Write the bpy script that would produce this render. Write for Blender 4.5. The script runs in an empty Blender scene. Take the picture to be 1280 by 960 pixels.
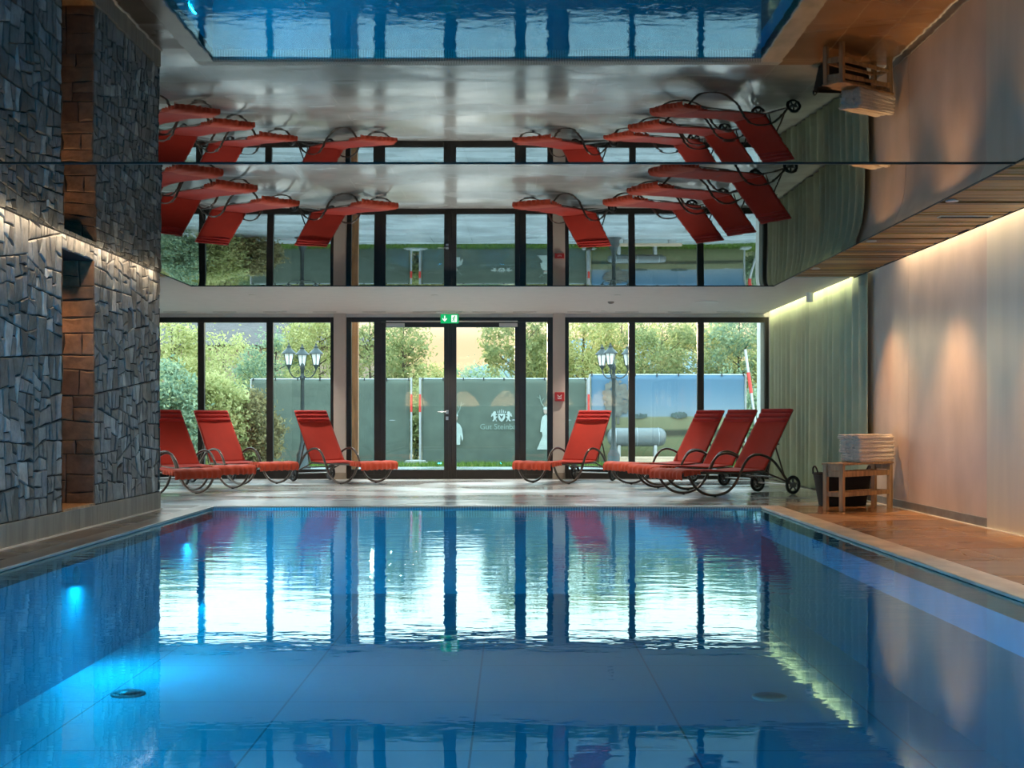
import bpy, bmesh, math, random
import numpy as np
from mathutils import Vector, Matrix
from mathutils.geometry import tessellate_polygon

random.seed(7)
RNG = np.random.default_rng(11)
S = bpy.context.scene
COL = S.collection
PI = math.pi
H = 0.93            # eye height above the deck
F = 1600.0          # focal length in pixels of a 1280 px wide frame

# ------------------------------------------------------------------ helpers
class MB:
    """collects shapes for ONE mesh object"""
    def __init__(self):
        self.v = []; self.f = []; self.s = []; self.uv = None
    def add(self, vs, fs, smooth=False):
        o = len(self.v)
        self.v += [tuple(p) for p in vs]
        self.f += [tuple(i + o for i in q) for q in fs]
        self.s += [smooth] * len(fs)
        return self
    def box(self, x0, x1, y0, y1, z0, z1):
        vs = [(x0,y0,z0),(x1,y0,z0),(x1,y1,z0),(x0,y1,z0),(x0,y0,z1),(x1,y0,z1),(x1,y1,z1),(x0,y1,z1)]
        return self.add(vs, [(3,2,1,0),(4,5,6,7),(0,1,5,4),(1,2,6,5),(2,3,7,6),(3,0,4,7)])
    def cbox(self, x0, x1, y0, y1, z0, z1, b=.004):
        """box with chamfered edges"""
        b = min(b, (x1-x0)*.45, (y1-y0)*.45, (z1-z0)*.45)
        bm = bmesh.new()
        vs = [bm.verts.new(p) for p in [(x0,y0,z0),(x1,y0,z0),(x1,y1,z0),(x0,y1,z0),(x0,y0,z1),(x1,y0,z1),(x1,y1,z1),(x0,y1,z1)]]
        for q in [(3,2,1,0),(4,5,6,7),(0,1,5,4),(1,2,6,5),(2,3,7,6),(3,0,4,7)]:
            bm.faces.new([vs[i] for i in q])
        bmesh.ops.bevel(bm, geom=bm.edges[:], offset=b, segments=2, affect='EDGES', profile=.6)
        return self.addbm(bm)
    def addbm(self, bm, smooth=False, M=None):
        bm.verts.index_update()
        vs = [(M @ v.co if M else v.co.copy()) for v in bm.verts]
        fs = [[v.index for v in f.verts] for f in bm.faces]
        bm.free()
        return self.add(vs, fs, smooth)
    def tube(self, pts, r, n=10, caps=True, closed=False):
        pts = [Vector(p) for p in pts]
        m = len(pts)
        rs = r if isinstance(r, (list, tuple)) else [r] * m
        up = Vector((0,0,1)); vs = []; fs = []
        prev = None
        for i, p in enumerate(pts):
            if closed: t = pts[(i+1) % m] - pts[i-1]
            else: t = pts[min(i+1, m-1)] - pts[max(i-1, 0)]
            t.normalize()
            if prev is None:
                a = up if abs(t.z) < .9 else Vector((1,0,0))
                nrm = (a - t * a.dot(t)).normalized()
            else:
                nrm = (prev - t * prev.dot(t))
                nrm = nrm.normalized() if nrm.length > 1e-6 else prev
            prev = nrm
            bi = t.cross(nrm)
            for k in range(n):
                an = 2 * PI * k / n
                vs.append(p + (nrm * math.cos(an) + bi * math.sin(an)) * rs[i])
        rng = m if closed else m - 1
        for i in range(rng):
            j = (i + 1) % m
            for k in range(n):
                fs.append((i*n+k, i*n+(k+1)%n, j*n+(k+1)%n, j*n+k))
        self.add(vs, fs, True)
        if caps and not closed:
            self.add([vs[k] for k in range(n)], [tuple(range(n))[::-1]])
            self.add([vs[(m-1)*n+k] for k in range(n)], [tuple(range(n))])
        return self
    def cyl(self, c, axis, r, h, n=24, r2=None):
        c = Vector(c); a = Vector(axis).normalized()
        r2 = r if r2 is None else r2
        return self.tube([c - a*h/2, c + a*h/2], [r, r2], n)
    def lathe(self, prof, n=24, c=(0,0,0), smooth=True):
        vs = []; fs = []; m = len(prof)
        for (r, z) in prof:
            for k in range(n):
                a = 2*PI*k/n
                vs.append((c[0]+r*math.cos(a), c[1]+r*math.sin(a), c[2]+z))
        for i in range(m-1):
            for k in range(n):
                fs.append((i*n+k, i*n+(k+1)%n, (i+1)*n+(k+1)%n, (i+1)*n+k))
        self.add(vs, fs, smooth)
        if prof[0][0] > 1e-5: self.add(vs[:n], [tuple(range(n))[::-1]])
        if prof[-1][0] > 1e-5: self.add(vs[-n:], [tuple(range(n))])
        return self
    def grid(self, fn, nu, nv, smooth=True):
        vs = [fn(i/(nu-1), j/(nv-1)) for j in range(nv) for i in range(nu)]
        fs = [(j*nu+i, j*nu+i+1, (j+1)*nu+i+1, (j+1)*nu+i) for j in range(nv-1) for i in range(nu-1)]
        return self.add(vs, fs, smooth)
    def slab(self, fn, nu, nv, off, smooth=True):
        """closed sheet: fn(u,v) and fn(u,v)+off(u,v)"""
        A = [Vector(fn(i/(nu-1), j/(nv-1))) for j in range(nv) for i in range(nu)]
        Bv = [Vector(A[j*nu+i]) + Vector(off(i/(nu-1), j/(nv-1))) for j in range(nv) for i in range(nu)]
        n = nu*nv
        fs = []
        for j in range(nv-1):
            for i in range(nu-1):
                q = (j*nu+i, j*nu+i+1, (j+1)*nu+i+1, (j+1)*nu+i)
                fs.append(q[::-1]); fs.append(tuple(k+n for k in q))
        ring = [i for i in range(nu)] + [j*nu+nu-1 for j in range(1, nv)] + [(nv-1)*nu+i for i in range(nu-2, -1, -1)] + [j*nu for j in range(nv-2, 0, -1)]
        for a, b in zip(ring, ring[1:]+ring[:1]):
            fs.append((a, b, b+n, a+n))
        return self.add(A+Bv, fs, smooth)
    def poly(self, pts2, y, th, flip=1):
        """flat cut-out in the x/z plane at y, th thick towards -y"""
        n = len(pts2)
        vs = [(x, y, z) for x, z in pts2] + [(x, y-th, z) for x, z in pts2]
        tri = tessellate_polygon([[Vector((x, z, 0)) for x, z in pts2]])
        fs = [tuple(t) for t in tri] + [tuple(i+n for i in t)[::-1] for t in tri]
        fs += [(i, (i+1) % n, (i+1) % n + n, i+n) for i in range(n)]
        return self.add(vs, fs)
    def build(self, name, mat, parent=None, M=None):
        me = bpy.data.meshes.new(name)
        vs = self.v if M is None else [tuple(M @ Vector(p)) for p in self.v]
        me.from_pydata(vs, [], self.f)
        me.polygons.foreach_set('use_smooth', self.s)
        bm = bmesh.new(); bm.from_mesh(me)
        bmesh.ops.recalc_face_normals(bm, faces=bm.faces[:])
        bm.to_mesh(me); bm.free()
        me.validate(); me.update()
        if isinstance(mat, (list, tuple)):
            for m_ in mat: me.materials.append(m_)
        else: me.materials.append(mat)
        o = bpy.data.objects.new(name, me); COL.objects.link(o)
        if parent is not None: o.parent = parent
        return o

def tag(o, label=None, cat=None, group=None, kind=None):
    if label: o['label'] = label
    if cat: o['category'] = cat
    if group: o['group'] = group
    if kind: o['kind'] = kind
    return o
def empty(name, loc=(0,0,0), rz=0, label=None, cat=None, group=None, kind=None):
    o = bpy.data.objects.new(name, None); COL.objects.link(o)
    o.location = loc; o.rotation_euler = (0,0,rz); o.empty_display_size = .1
    return tag(o, label, cat, group, kind)
def copy_tree(o, parent=None):
    c = o.copy(); COL.objects.link(c)
    if parent is not None: c.parent = parent
    for ch in [k for k in o.children]: copy_tree(ch, c)
    return c
def spline(pts, n=8):
    """Catmull-Rom through pts"""
    P = [Vector(p) for p in pts]; out = []
    for i in range(len(P)-1):
        p0 = P[i-1] if i else P[0]*2-P[1]
        p1, p2 = P[i], P[i+1]
        p3 = P[i+2] if i+2 < len(P) else P[-1]*2-P[-2]
        for k in range(n):
            t = k/n
            out.append(.5*((2*p1)+(p2-p0)*t+(2*p0-5*p1+4*p2-p3)*t*t+(3*p1-p0-3*p2+p3)*t**3))
    out.append(P[-1]); return out
def at(px, py, Y):
    return Vector(((px-640)*Y/F, Y, H+(524-py)*Y/F))

# ------------------------------------------------------------------ materials
def newmat(name):
    m = bpy.data.materials.new(name); m.use_nodes = True
    nt = m.node_tree; nt.nodes.clear()
    out = nt.nodes.new('ShaderNodeOutputMaterial')
    return m, nt, out
def node(nt, kind, **kw):
    n = nt.nodes.new(kind)
    for k, v in kw.items():
        if k.startswith('i_'): n.inputs[k[2:].replace('_', ' ')].default_value = v
        else: setattr(n, k, v)
    return n
def rgba(c): return (c[0], c[1], c[2], 1)
def srgb(r, g, b):
    f = lambda c: (c/255/12.92 if c/255 <= .04045 else ((c/255+.055)/1.055)**2.4)
    return (f(r), f(g), f(b))
def ramp(nt, stops, interp='LINEAR'):
    r = nt.nodes.new('ShaderNodeValToRGB'); r.color_ramp.interpolation = interp
    e = r.color_ramp.elements
    while len(e) < len(stops): e.new(.5)
    for i, (p, c) in enumerate(stops): e[i].position = p; e[i].color = rgba(c)
    return r
def pmat(name, col, rough=.5, metal=0, var=.15, scale=(8,8,8), bump=0, spec=.5, detail=4, sheen=0, emit=None, estr=0, bscale=None):
    """principled surface with a noise-broken colour and optional bump"""
    m, nt, out = newmat(name); L = nt.links
    b = node(nt, 'ShaderNodeBsdfPrincipled')
    b.inputs['Roughness'].default_value = rough; b.inputs['Metallic'].default_value = metal
    b.inputs['Specular IOR Level'].default_value = spec
    if sheen: b.inputs['Sheen Weight'].default_value = sheen
    if emit: b.inputs['Emission Color'].default_value = rgba(emit); b.inputs['Emission Strength'].default_value = estr
    tc = node(nt, 'ShaderNodeTexCoord'); mp = node(nt, 'ShaderNodeMapping'); mp.inputs['Scale'].default_value = scale
    L.new(tc.outputs['Object'], mp.inputs['Vector'])
    nz = node(nt, 'ShaderNodeTexNoise'); nz.inputs['Scale'].default_value = 1; nz.inputs['Detail'].default_value = detail
    L.new(mp.outputs['Vector'], nz.inputs['Vector'])
    d = tuple(max(0, c*(1-var)) for c in col); u = tuple(min(1, c*(1+var)) for c in col)
    r = ramp(nt, [(.3, d), (.7, u)])
    L.new(nz.outputs['Fac'], r.inputs['Fac']); L.new(r.outputs['Color'], b.inputs['Base Color'])
    if bump:
        bp = node(nt, 'ShaderNodeBump'); bp.inputs['Strength'].default_value = 1; bp.inputs['Distance'].default_value = bump
        nz2 = nz
        if bscale:
            mp2 = node(nt, 'ShaderNodeMapping'); mp2.inputs['Scale'].default_value = bscale
            L.new(tc.outputs['Object'], mp2.inputs['Vector'])
            nz2 = node(nt, 'ShaderNodeTexNoise'); nz2.inputs['Scale'].default_value = 1; nz2.inputs['Detail'].default_value = detail
            L.new(mp2.outputs['Vector'], nz2.inputs['Vector'])
        L.new(nz2.outputs['Fac'], bp.inputs['Height']); L.new(bp.outputs['Normal'], b.inputs['Normal'])
    L.new(b.outputs['BSDF'], out.inputs['Surface'])
    return m
def emat(name, col, strength):
    m, nt, out = newmat(name)
    e = node(nt, 'ShaderNodeEmission'); e.inputs['Color'].default_value = rgba(col); e.inputs['Strength'].default_value = strength
    nt.links.new(e.outputs[0], out.inputs['Surface']); return m
def glassmat(name, tint, ior=1.5, rough=0.0):
    m, nt, out = newmat(name); L = nt.links
    t = node(nt, 'ShaderNodeBsdfTransparent'); t.inputs['Color'].default_value = rgba(tint)
    g = node(nt, 'ShaderNodeBsdfGlossy'); g.inputs['Roughness'].default_value = rough
    fr = node(nt, 'ShaderNodeFresnel'); fr.inputs['IOR'].default_value = ior
    mx = node(nt, 'ShaderNodeMixShader')
    L.new(fr.outputs[0], mx.inputs[0]); L.new(t.outputs[0], mx.inputs[1]); L.new(g.outputs[0], mx.inputs[2])
    L.new(mx.outputs[0], out.inputs['Surface']); return m
def leafmat(name, cols, trans=.5):
    m, nt, out = newmat(name); L = nt.links
    ge = node(nt, 'ShaderNodeNewGeometry')
    r = ramp(nt, [(i/(len(cols)-1), c) for i, c in enumerate(cols)])
    L.new(ge.outputs['Random Per Island'], r.inputs['Fac'])
    d = node(nt, 'ShaderNodeBsdfDiffuse'); t = node(nt, 'ShaderNodeBsdfTranslucent')
    L.new(r.outputs['Color'], d.inputs['Color']); L.new(r.outputs['Color'], t.inputs['Color'])
    mx = node(nt, 'ShaderNodeMixShader'); mx.inputs[0].default_value = trans
    L.new(d.outputs[0], mx.inputs[1]); L.new(t.outputs[0], mx.inputs[2]); L.new(mx.outputs[0], out.inputs['Surface'])
    return m
def clothmat(name, col, trans=.2, var=.12, weave=0):
    m, nt, out = newmat(name); L = nt.links
    tc = node(nt, 'ShaderNodeTexCoord')
    nz = node(nt, 'ShaderNodeTexNoise'); nz.inputs['Scale'].default_value = 3; nz.inputs['Detail'].default_value = 5
    L.new(tc.outputs['Object'], nz.inputs['Vector'])
    r = ramp(nt, [(.3, tuple(c*(1-var) for c in col)), (.7, tuple(min(1, c*(1+var)) for c in col))])
    L.new(nz.outputs['Fac'], r.inputs['Fac'])
    b = node(nt, 'ShaderNodeBsdfPrincipled'); b.inputs['Roughness'].default_value = .75; b.inputs['Specular IOR Level'].default_value = .25
    b.inputs['Sheen Weight'].default_value = .15
    L.new(r.outputs['Color'], b.inputs['Base Color'])
    if weave:
        w = node(nt, 'ShaderNodeTexNoise'); w.inputs['Scale'].default_value = weave
        L.new(tc.outputs['Object'], w.inputs['Vector'])
        bp = node(nt, 'ShaderNodeBump'); bp.inputs['Distance'].default_value = .002; bp.inputs['Strength'].default_value = .6
        L.new(w.outputs['Fac'], bp.inputs['Height']); L.new(bp.outputs['Normal'], b.inputs['Normal'])
    t = node(nt, 'ShaderNodeBsdfTranslucent'); L.new(r.outputs['Color'], t.inputs['Color'])
    mx = node(nt, 'ShaderNodeMixShader'); mx.inputs[0].default_value = trans
    L.new(b.outputs[0], mx.inputs[1]); L.new(t.outputs[0], mx.inputs[2]); L.new(mx.outputs[0], out.inputs['Surface'])
    return m

def tilemat(name, c1, c2, grout, tx, ty, ox, oy, wet=True, rough=(.10, .34), mortar=.006, offs=.5):
    """large-format stone tiles, damp in patches"""
    m, nt, out = newmat(name); L = nt.links
    tc = node(nt, 'ShaderNodeTexCoord')
    mp = node(nt, 'ShaderNodeMapping'); mp.inputs['Location'].default_value = (ox, oy, 0)
    L.new(tc.outputs['Object'], mp.inputs['Vector'])
    br = node(nt, 'ShaderNodeTexBrick'); br.offset = offs; br.inputs['Scale'].default_value = 1
    br.inputs['Brick Width'].default_value = tx; br.inputs['Row Height'].default_value = ty
    br.inputs['Mortar Size'].default_value = mortar; br.inputs['Mortar Smooth'].default_value = .1; br.inputs['Bias'].default_value = 0
    br.inputs['Color1'].default_value = rgba(c1); br.inputs['Color2'].default_value = rgba(c2); br.inputs['Mortar'].default_value = rgba(grout)
    L.new(mp.outputs[0], br.inputs['Vector'])
    nz = node(nt, 'ShaderNodeTexNoise'); nz.inputs['Scale'].default_value = 2.3; nz.inputs['Detail'].default_value = 6
    L.new(tc.outputs['Object'], nz.inputs['Vector'])
    r = ramp(nt, [(.3, (.78,.78,.78)), (.7, (1.15,1.15,1.15))])
    L.new(nz.outputs['Fac'], r.inputs['Fac'])
    mx = node(nt, 'ShaderNodeMix', data_type='RGBA', blend_type='MULTIPLY'); mx.inputs[0].default_value = 1
    L.new(br.outputs['Color'], mx.inputs[6]); L.new(r.outputs['Color'], mx.inputs[7])
    b = node(nt, 'ShaderNodeBsdfPrincipled')
    L.new(mx.outputs[2], b.inputs['Base Color'])
    if wet:
        mp2 = node(nt, 'ShaderNodeMapping'); mp2.inputs['Scale'].default_value = (.32, .75, 1)
        L.new(tc.outputs['Object'], mp2.inputs['Vector'])
        n2 = node(nt, 'ShaderNodeTexNoise'); n2.inputs['Scale'].default_value = 1.25; n2.inputs['Detail'].default_value = 3; n2.inputs['Distortion'].default_value = .6
        L.new(mp2.outputs[0], n2.inputs['Vector'])
        r2 = ramp(nt, [(.36, (rough[0],)*3), (.64, (rough[1],)*3)])
        L.new(n2.outputs['Fac'], r2.inputs['Fac']); L.new(r2.outputs['Color'], b.inputs['Roughness'])
    else: b.inputs['Roughness'].default_value = rough[1]
    bp = node(nt, 'ShaderNodeBump'); bp.inputs['Distance'].default_value = .0012; bp.inputs['Strength'].default_value = .5
    L.new(nz.outputs['Fac'], bp.inputs['Height']); L.new(bp.outputs['Normal'], b.inputs['Normal'])
    L.new(b.outputs[0], out.inputs['Surface']); return m

M = {}
M['deck'] = tilemat('deck_tile', (.52,.53,.52), (.46,.47,.46), (.60,.60,.59), 1.26, .86, .3, .1)
M['deck_right'] = tilemat('deck_side_tile', (.37,.205,.095), (.30,.16,.072), (.48,.34,.20), .43, 1.26, .17, .3, rough=(.10,.42), offs=0)  # orange of the amber lamps is mixed into the tile colours
M['deck_left'] = tilemat('deck_left_tile', (.13,.105,.085), (.11,.09,.075), (.22,.20,.18), .45, 1.26, .17, .3, rough=(.12,.40), offs=0)
M['coping'] = pmat('coping_stone', (.72,.61,.48), .35, var=.25, scale=(5,2.5,5), bump=.001)
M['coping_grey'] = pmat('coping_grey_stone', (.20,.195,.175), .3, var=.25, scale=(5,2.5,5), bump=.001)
M['joint'] = pmat('white_joint', (.8,.8,.76), .5, var=.05)
M['plinth'] = pmat('plinth_concrete', (.34,.34,.31), .6, var=.22, scale=(4,9,1.5), bump=.001)
M['plaster_right'] = pmat('panel_plaster', (.70,.58,.49), .55, var=.12, scale=(2,2.2,1.2), bump=.0006, detail=6)
M['plaster_cream'] = pmat('cream_plaster', (.72,.68,.56), .5, var=.06, scale=(2,5,.5), bump=.0006, detail=6)
M['base_grey'] = pmat('grey_baseboard', (.20,.20,.20), .45, var=.2, scale=(3,6,6))
M['white_ceiling'] = pmat('white_ceiling_paint', (.66,.62,.57), .7, var=.03)
M['white_wall'] = pmat('white_wall_paint', (.6,.58,.54), .7, var=.04)
M['dark'] = pmat('dark_ceiling_void', (.02,.02,.02), .6, var=.1)
M['black_frame'] = pmat('raft_black', (.012,.012,.012), .4, var=.1)
M['frame'] = pmat('bronze_window_frame', (.028,.025,.022), .35, metal=.3, var=.1)
M['column'] = pmat('column_plaster', (.55,.47,.40), .6, var=.05, scale=(3,3,3))
M['column_base'] = pmat('column_skirting', (.30,.24,.18), .5, var=.15)
M['glass'] = glassmat('window_glass', (.93,.965,.955))
M['steel'] = pmat('brushed_steel', (.62,.61,.58), .3, metal=.9, var=.05)
M['closer'] = pmat('pale_closer_metal', (.62,.58,.52), .4, metal=.2, var=.05)
M['bronze'] = pmat('lounger_bronze_tube', (.115,.09,.075), .28, metal=.75, var=.12)
M['black_rubber'] = pmat('black_rubber', (.012,.012,.013), .5, var=.2)
M['hub'] = pmat('wheel_hub_grey', (.10,.10,.10), .4, var=.1)
M['red'] = clothmat('red_sling_fabric', (.52,.034,.016), .12, weave=900)
M['red_cover'] = clothmat('red_foot_cover_fabric', (.70,.085,.035), .1, weave=400)
M['red_roll'] = clothmat('red_headrest_fabric', (.50,.030,.022), .05, weave=500)
M['curtain'] = clothmat('grey_green_curtain', (.48,.54,.37), .03, var=.08, weave=300)
M['oak'] = pmat('light_oak', (.46,.27,.12), .45, var=.3, scale=(30,30,3), bump=.0005)
M['towel'] = pmat('beige_towel', (.84,.73,.58), .9, var=.1, scale=(60,60,60), bump=.003, sheen=.3)
M['basket'] = pmat('black_basket', (.008,.008,.008), .75, var=.3, scale=(40,40,40), bump=.002)
M['grille'] = None
M['exit_green'] = emat('exit_sign_green', srgb(20,165,95), .75)
M['exit_white'] = emat('exit_sign_white', (.85,1,.9), .75)
M['white_plastic'] = pmat('white_plastic', (.75,.74,.70), .4, var=.03)
M['alarm_red'] = pmat('alarm_red', (.42,.022,.02), .4, var=.05)
M['lamp_warm'] = emat('downlight_bulb', (1,.62,.32), 14)
M['pool_lamp'] = emat('underwater_lens', (.35,.95,1), 1.6)
M['iron'] = pmat('dark_green_iron', (.035,.045,.043), .45, metal=.4, var=.15)
M['lantern_glass'] = pmat('frosted_lantern_glass', (.8,.8,.74), .4, var=.05)
M['fabric'] = clothmat('green_fence_fabric', (.135,.17,.135), .35, var=.12)
M['galv'] = pmat('galvanised_pipe', (.40,.43,.44), .4, metal=.6, var=.1)
M['redpaint'] = pmat('red_paint', (.55,.04,.03), .5, var=.1)
M['whitepaint'] = pmat('white_paint', (.75,.75,.72), .5, var=.05)
M['concrete'] = pmat('concrete_foot', (.35,.35,.33), .8, var=.2)
M['timber'] = pmat('orange_timber', (.48,.21,.085), .6, var=.3, scale=(20,20,2))
M['plank'] = pmat('pale_plank', (.50,.36,.24), .7, var=.2, scale=(2,20,20))
M['tank'] = pmat('pale_tank_paint', (.13,.145,.14), .4, var=.12)
M['print_white'] = pmat('print_white', (.36,.42,.38), .7, var=.1)
M['print_pale'] = pmat('print_pale_text', (.22,.30,.25), .7, var=.05)
M['print_skin'] = pmat('print_skin', (.35,.27,.22), .7, var=.1)
M['print_dark'] = pmat('print_dark', (.07,.09,.08), .7, var=.2)
M['print_tree'] = pmat('print_tree_brown', (.13,.13,.11), .8, var=.4, scale=(6,6,6))
M['print_cloud'] = pmat('print_bush_dark', (.07,.10,.09), .8, var=.3, scale=(6,6,6))
M['bark'] = pmat('tree_bark', (.10,.075,.05), .9, var=.3, scale=(20,20,4), bump=.01)
M['grass'] = leafmat('grass_blades', [(.06,.12,.02), (.16,.26,.05), (.22,.30,.08)], .4)
M['paving'] = tilemat('terrace_paving', (.40,.42,.42), (.36,.38,.385), (.22,.23,.23), .8, .8, 0, 0, rough=(.12,.35), offs=0)
M['soil'] = pmat('garden_ground', (.10,.12,.05), .95, var=.35, scale=(3,3,3))
M['hill'] = pmat('distant_hill', (.13,.19,.20), 1, var=.25, scale=(.06,.06,.06))
M['house_wall'] = pmat('house_render', (.34,.25,.19), .8, var=.15)
M['roof'] = pmat('house_roof_shingle', (.085,.07,.065), .85, var=.3, scale=(3,3,12), bump=.02)
M['slot_shade'] = pmat('overflow_slot_shade', (.05,.035,.025), .6, var=.2)  # dark tone paints the shade inside the overflow channel
M['drain'] = pmat('drain_dark', (.02,.025,.03), .4, var=.2)
M['sensor'] = pmat('grey_sensor', (.22,.20,.18), .5, var=.05)
M['wall_dark'] = pmat('dark_dado', (.05,.045,.04), .5, var=.2)

def stone_mat(name, cols, bump=.005):
    m, nt, out = newmat(name); L = nt.links
    ge = node(nt, 'ShaderNodeNewGeometry'); tc = node(nt, 'ShaderNodeTexCoord')
    r = ramp(nt, [(i/(len(cols)-1), c) for i, c in enumerate(cols)])
    L.new(ge.outputs['Random Per Island'], r.inputs['Fac'])
    nz = node(nt, 'ShaderNodeTexNoise'); nz.inputs['Scale'].default_value = 9; nz.inputs['Detail'].default_value = 8; nz.inputs['Roughness'].default_value = .65
    L.new(tc.outputs['Object'], nz.inputs['Vector'])
    r2 = ramp(nt, [(.3, (.55,.55,.55)), (.72, (1.35,1.33,1.28))]); L.new(nz.outputs['Fac'], r2.inputs['Fac'])
    mx = node(nt, 'ShaderNodeMix', data_type='RGBA', blend_type='MULTIPLY'); mx.inputs[0].default_value = 1
    L.new(r.outputs['Color'], mx.inputs[6]); L.new(r2.outputs['Color'], mx.inputs[7])
    b = node(nt, 'ShaderNodeBsdfPrincipled'); b.inputs['Roughness'].default_value = .5
    L.new(mx.outputs[2], b.inputs['Base Color'])
    bp = node(nt, 'ShaderNodeBump'); bp.inputs['Distance'].default_value = bump; bp.inputs['Strength'].default_value = .9
    L.new(nz.outputs['Fac'], bp.inputs['Height']); L.new(bp.outputs['Normal'], b.inputs['Normal'])
    L.new(b.outputs[0], out.inputs['Surface']); return m
M['stone'] = stone_mat('split_slate', [(.12,.12,.115), (.20,.21,.21), (.15,.145,.135), (.28,.30,.305), (.22,.215,.195), (.14,.15,.16), (.58,.60,.58), (.17,.165,.155), (.09,.09,.09), (.30,.33,.35), (.20,.22,.25)])
M['stone_warm_lit'] = stone_mat('warm_lit_jamb_stone', [(.20,.11,.06), (.28,.16,.09), (.14,.075,.045), (.24,.13,.07)], .006)  # rust brown of the jambs also carries the niche's warm lamplight
M['mortar'] = pmat('dark_mortar', (.025,.025,.025), .9, var=.2)

def wood_mat():
    m, nt, out = newmat('slatted_wood'); L = nt.links
    ge = node(nt, 'ShaderNodeNewGeometry'); tc = node(nt, 'ShaderNodeTexCoord')
    r = ramp(nt, [(0, (.14,.055,.014)), (.35, (.58,.28,.075)), (.7, (.32,.14,.035)), (1, (.78,.42,.12))])
    L.new(ge.outputs['Random Per Island'], r.inputs['Fac'])
    mp = node(nt, 'ShaderNodeMapping'); mp.inputs['Scale'].default_value = (1.6, 40, 40); L.new(tc.outputs['Object'], mp.inputs['Vector'])
    nz = node(nt, 'ShaderNodeTexNoise'); nz.inputs['Scale'].default_value = 1; nz.inputs['Detail'].default_value = 6
    L.new(mp.outputs[0], nz.inputs['Vector'])
    r2 = ramp(nt, [(.3, (.5,.5,.5)), (.7, (1.3,1.3,1.3))]); L.new(nz.outputs['Fac'], r2.inputs['Fac'])
    mx = node(nt, 'ShaderNodeMix', data_type='RGBA', blend_type='MULTIPLY'); mx.inputs[0].default_value = 1
    L.new(r.outputs['Color'], mx.inputs[6]); L.new(r2.outputs['Color'], mx.inputs[7])
    b = node(nt, 'ShaderNodeBsdfPrincipled'); b.inputs['Roughness'].default_value = .4
    L.new(mx.outputs[2], b.inputs['Base Color']); L.new(b.outputs[0], out.inputs['Surface']); return m
M['wood'] = wood_mat()

def mirror_mat():
    m, nt, out = newmat('polished_ceiling_sheet'); L = nt.links
    tc = node(nt, 'ShaderNodeTexCoord')
    mp = node(nt, 'ShaderNodeMapping'); mp.inputs['Scale'].default_value = (.5, 5, 1); L.new(tc.outputs['Object'], mp.inputs['Vector'])
    nz = node(nt, 'ShaderNodeTexNoise'); nz.inputs['Scale'].default_value = 1; nz.inputs['Detail'].default_value = 2
    L.new(mp.outputs[0], nz.inputs['Vector'])
    bp = node(nt, 'ShaderNodeBump'); bp.inputs['Distance'].default_value = .0002; bp.inputs['Strength'].default_value = 1
    L.new(nz.outputs['Fac'], bp.inputs['Height'])
    g = node(nt, 'ShaderNodeBsdfGlossy'); g.inputs['Color'].default_value = (.355,.365,.365,1); g.inputs['Roughness'].default_value = .015
    L.new(bp.outputs[0], g.inputs['Normal']); L.new(g.outputs[0], out.inputs['Surface']); return m
M['mirror'] = mirror_mat()

def water_mat():
    m, nt, out = newmat('pool_water'); L = nt.links
    tc = node(nt, 'ShaderNodeTexCoord')
    n1 = node(nt, 'ShaderNodeTexNoise'); n1.inputs['Scale'].default_value = 1; n1.inputs['Detail'].default_value = 3; n1.inputs['Roughness'].default_value = .55
    mp = node(nt, 'ShaderNodeMapping'); mp.inputs['Scale'].default_value = (3.2, 6.0, 1); L.new(tc.outputs['Object'], mp.inputs['Vector']); L.new(mp.outputs[0], n1.inputs['Vector'])
    # livelier patch in the middle of the pool, glassy towards the near end
    sp = node(nt, 'ShaderNodeSeparateXYZ'); L.new(tc.outputs['Object'], sp.inputs[0])
    mr = node(nt, 'ShaderNodeMapRange'); mr.interpolation_type = 'SMOOTHSTEP'
    mr.inputs['From Min'].default_value = 4.0; mr.inputs['From Max'].default_value = 8.0; mr.inputs['To Min'].default_value = .3; mr.inputs['To Max'].default_value = 1
    L.new(sp.outputs['Y'], mr.inputs['Value'])
    bp = node(nt, 'ShaderNodeBump'); bp.inputs['Distance'].default_value = .0024
    L.new(mr.outputs[0], bp.inputs['Strength']); L.new(n1.outputs['Fac'], bp.inputs['Height'])
    t = node(nt, 'ShaderNodeBsdfTransparent'); t.inputs['Color'].default_value = (.04,.68,.88,1)
    g = node(nt, 'ShaderNodeBsdfGlossy'); g.inputs['Roughness'].default_value = .0; g.inputs['Color'].default_value = (.60,.90,1,1); L.new(bp.outputs[0], g.inputs['Normal'])
    fr = node(nt, 'ShaderNodeFresnel'); fr.inputs['IOR'].default_value = 1.333; L.new(bp.outputs[0], fr.inputs['Normal'])
    mx = node(nt, 'ShaderNodeMixShader')
    L.new(fr.outputs[0], mx.inputs[0]); L.new(t.outputs[0], mx.inputs[1]); L.new(g.outputs[0], mx.inputs[2])
    L.new(mx.outputs[0], out.inputs['Surface']); return m
M['water'] = water_mat()

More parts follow.
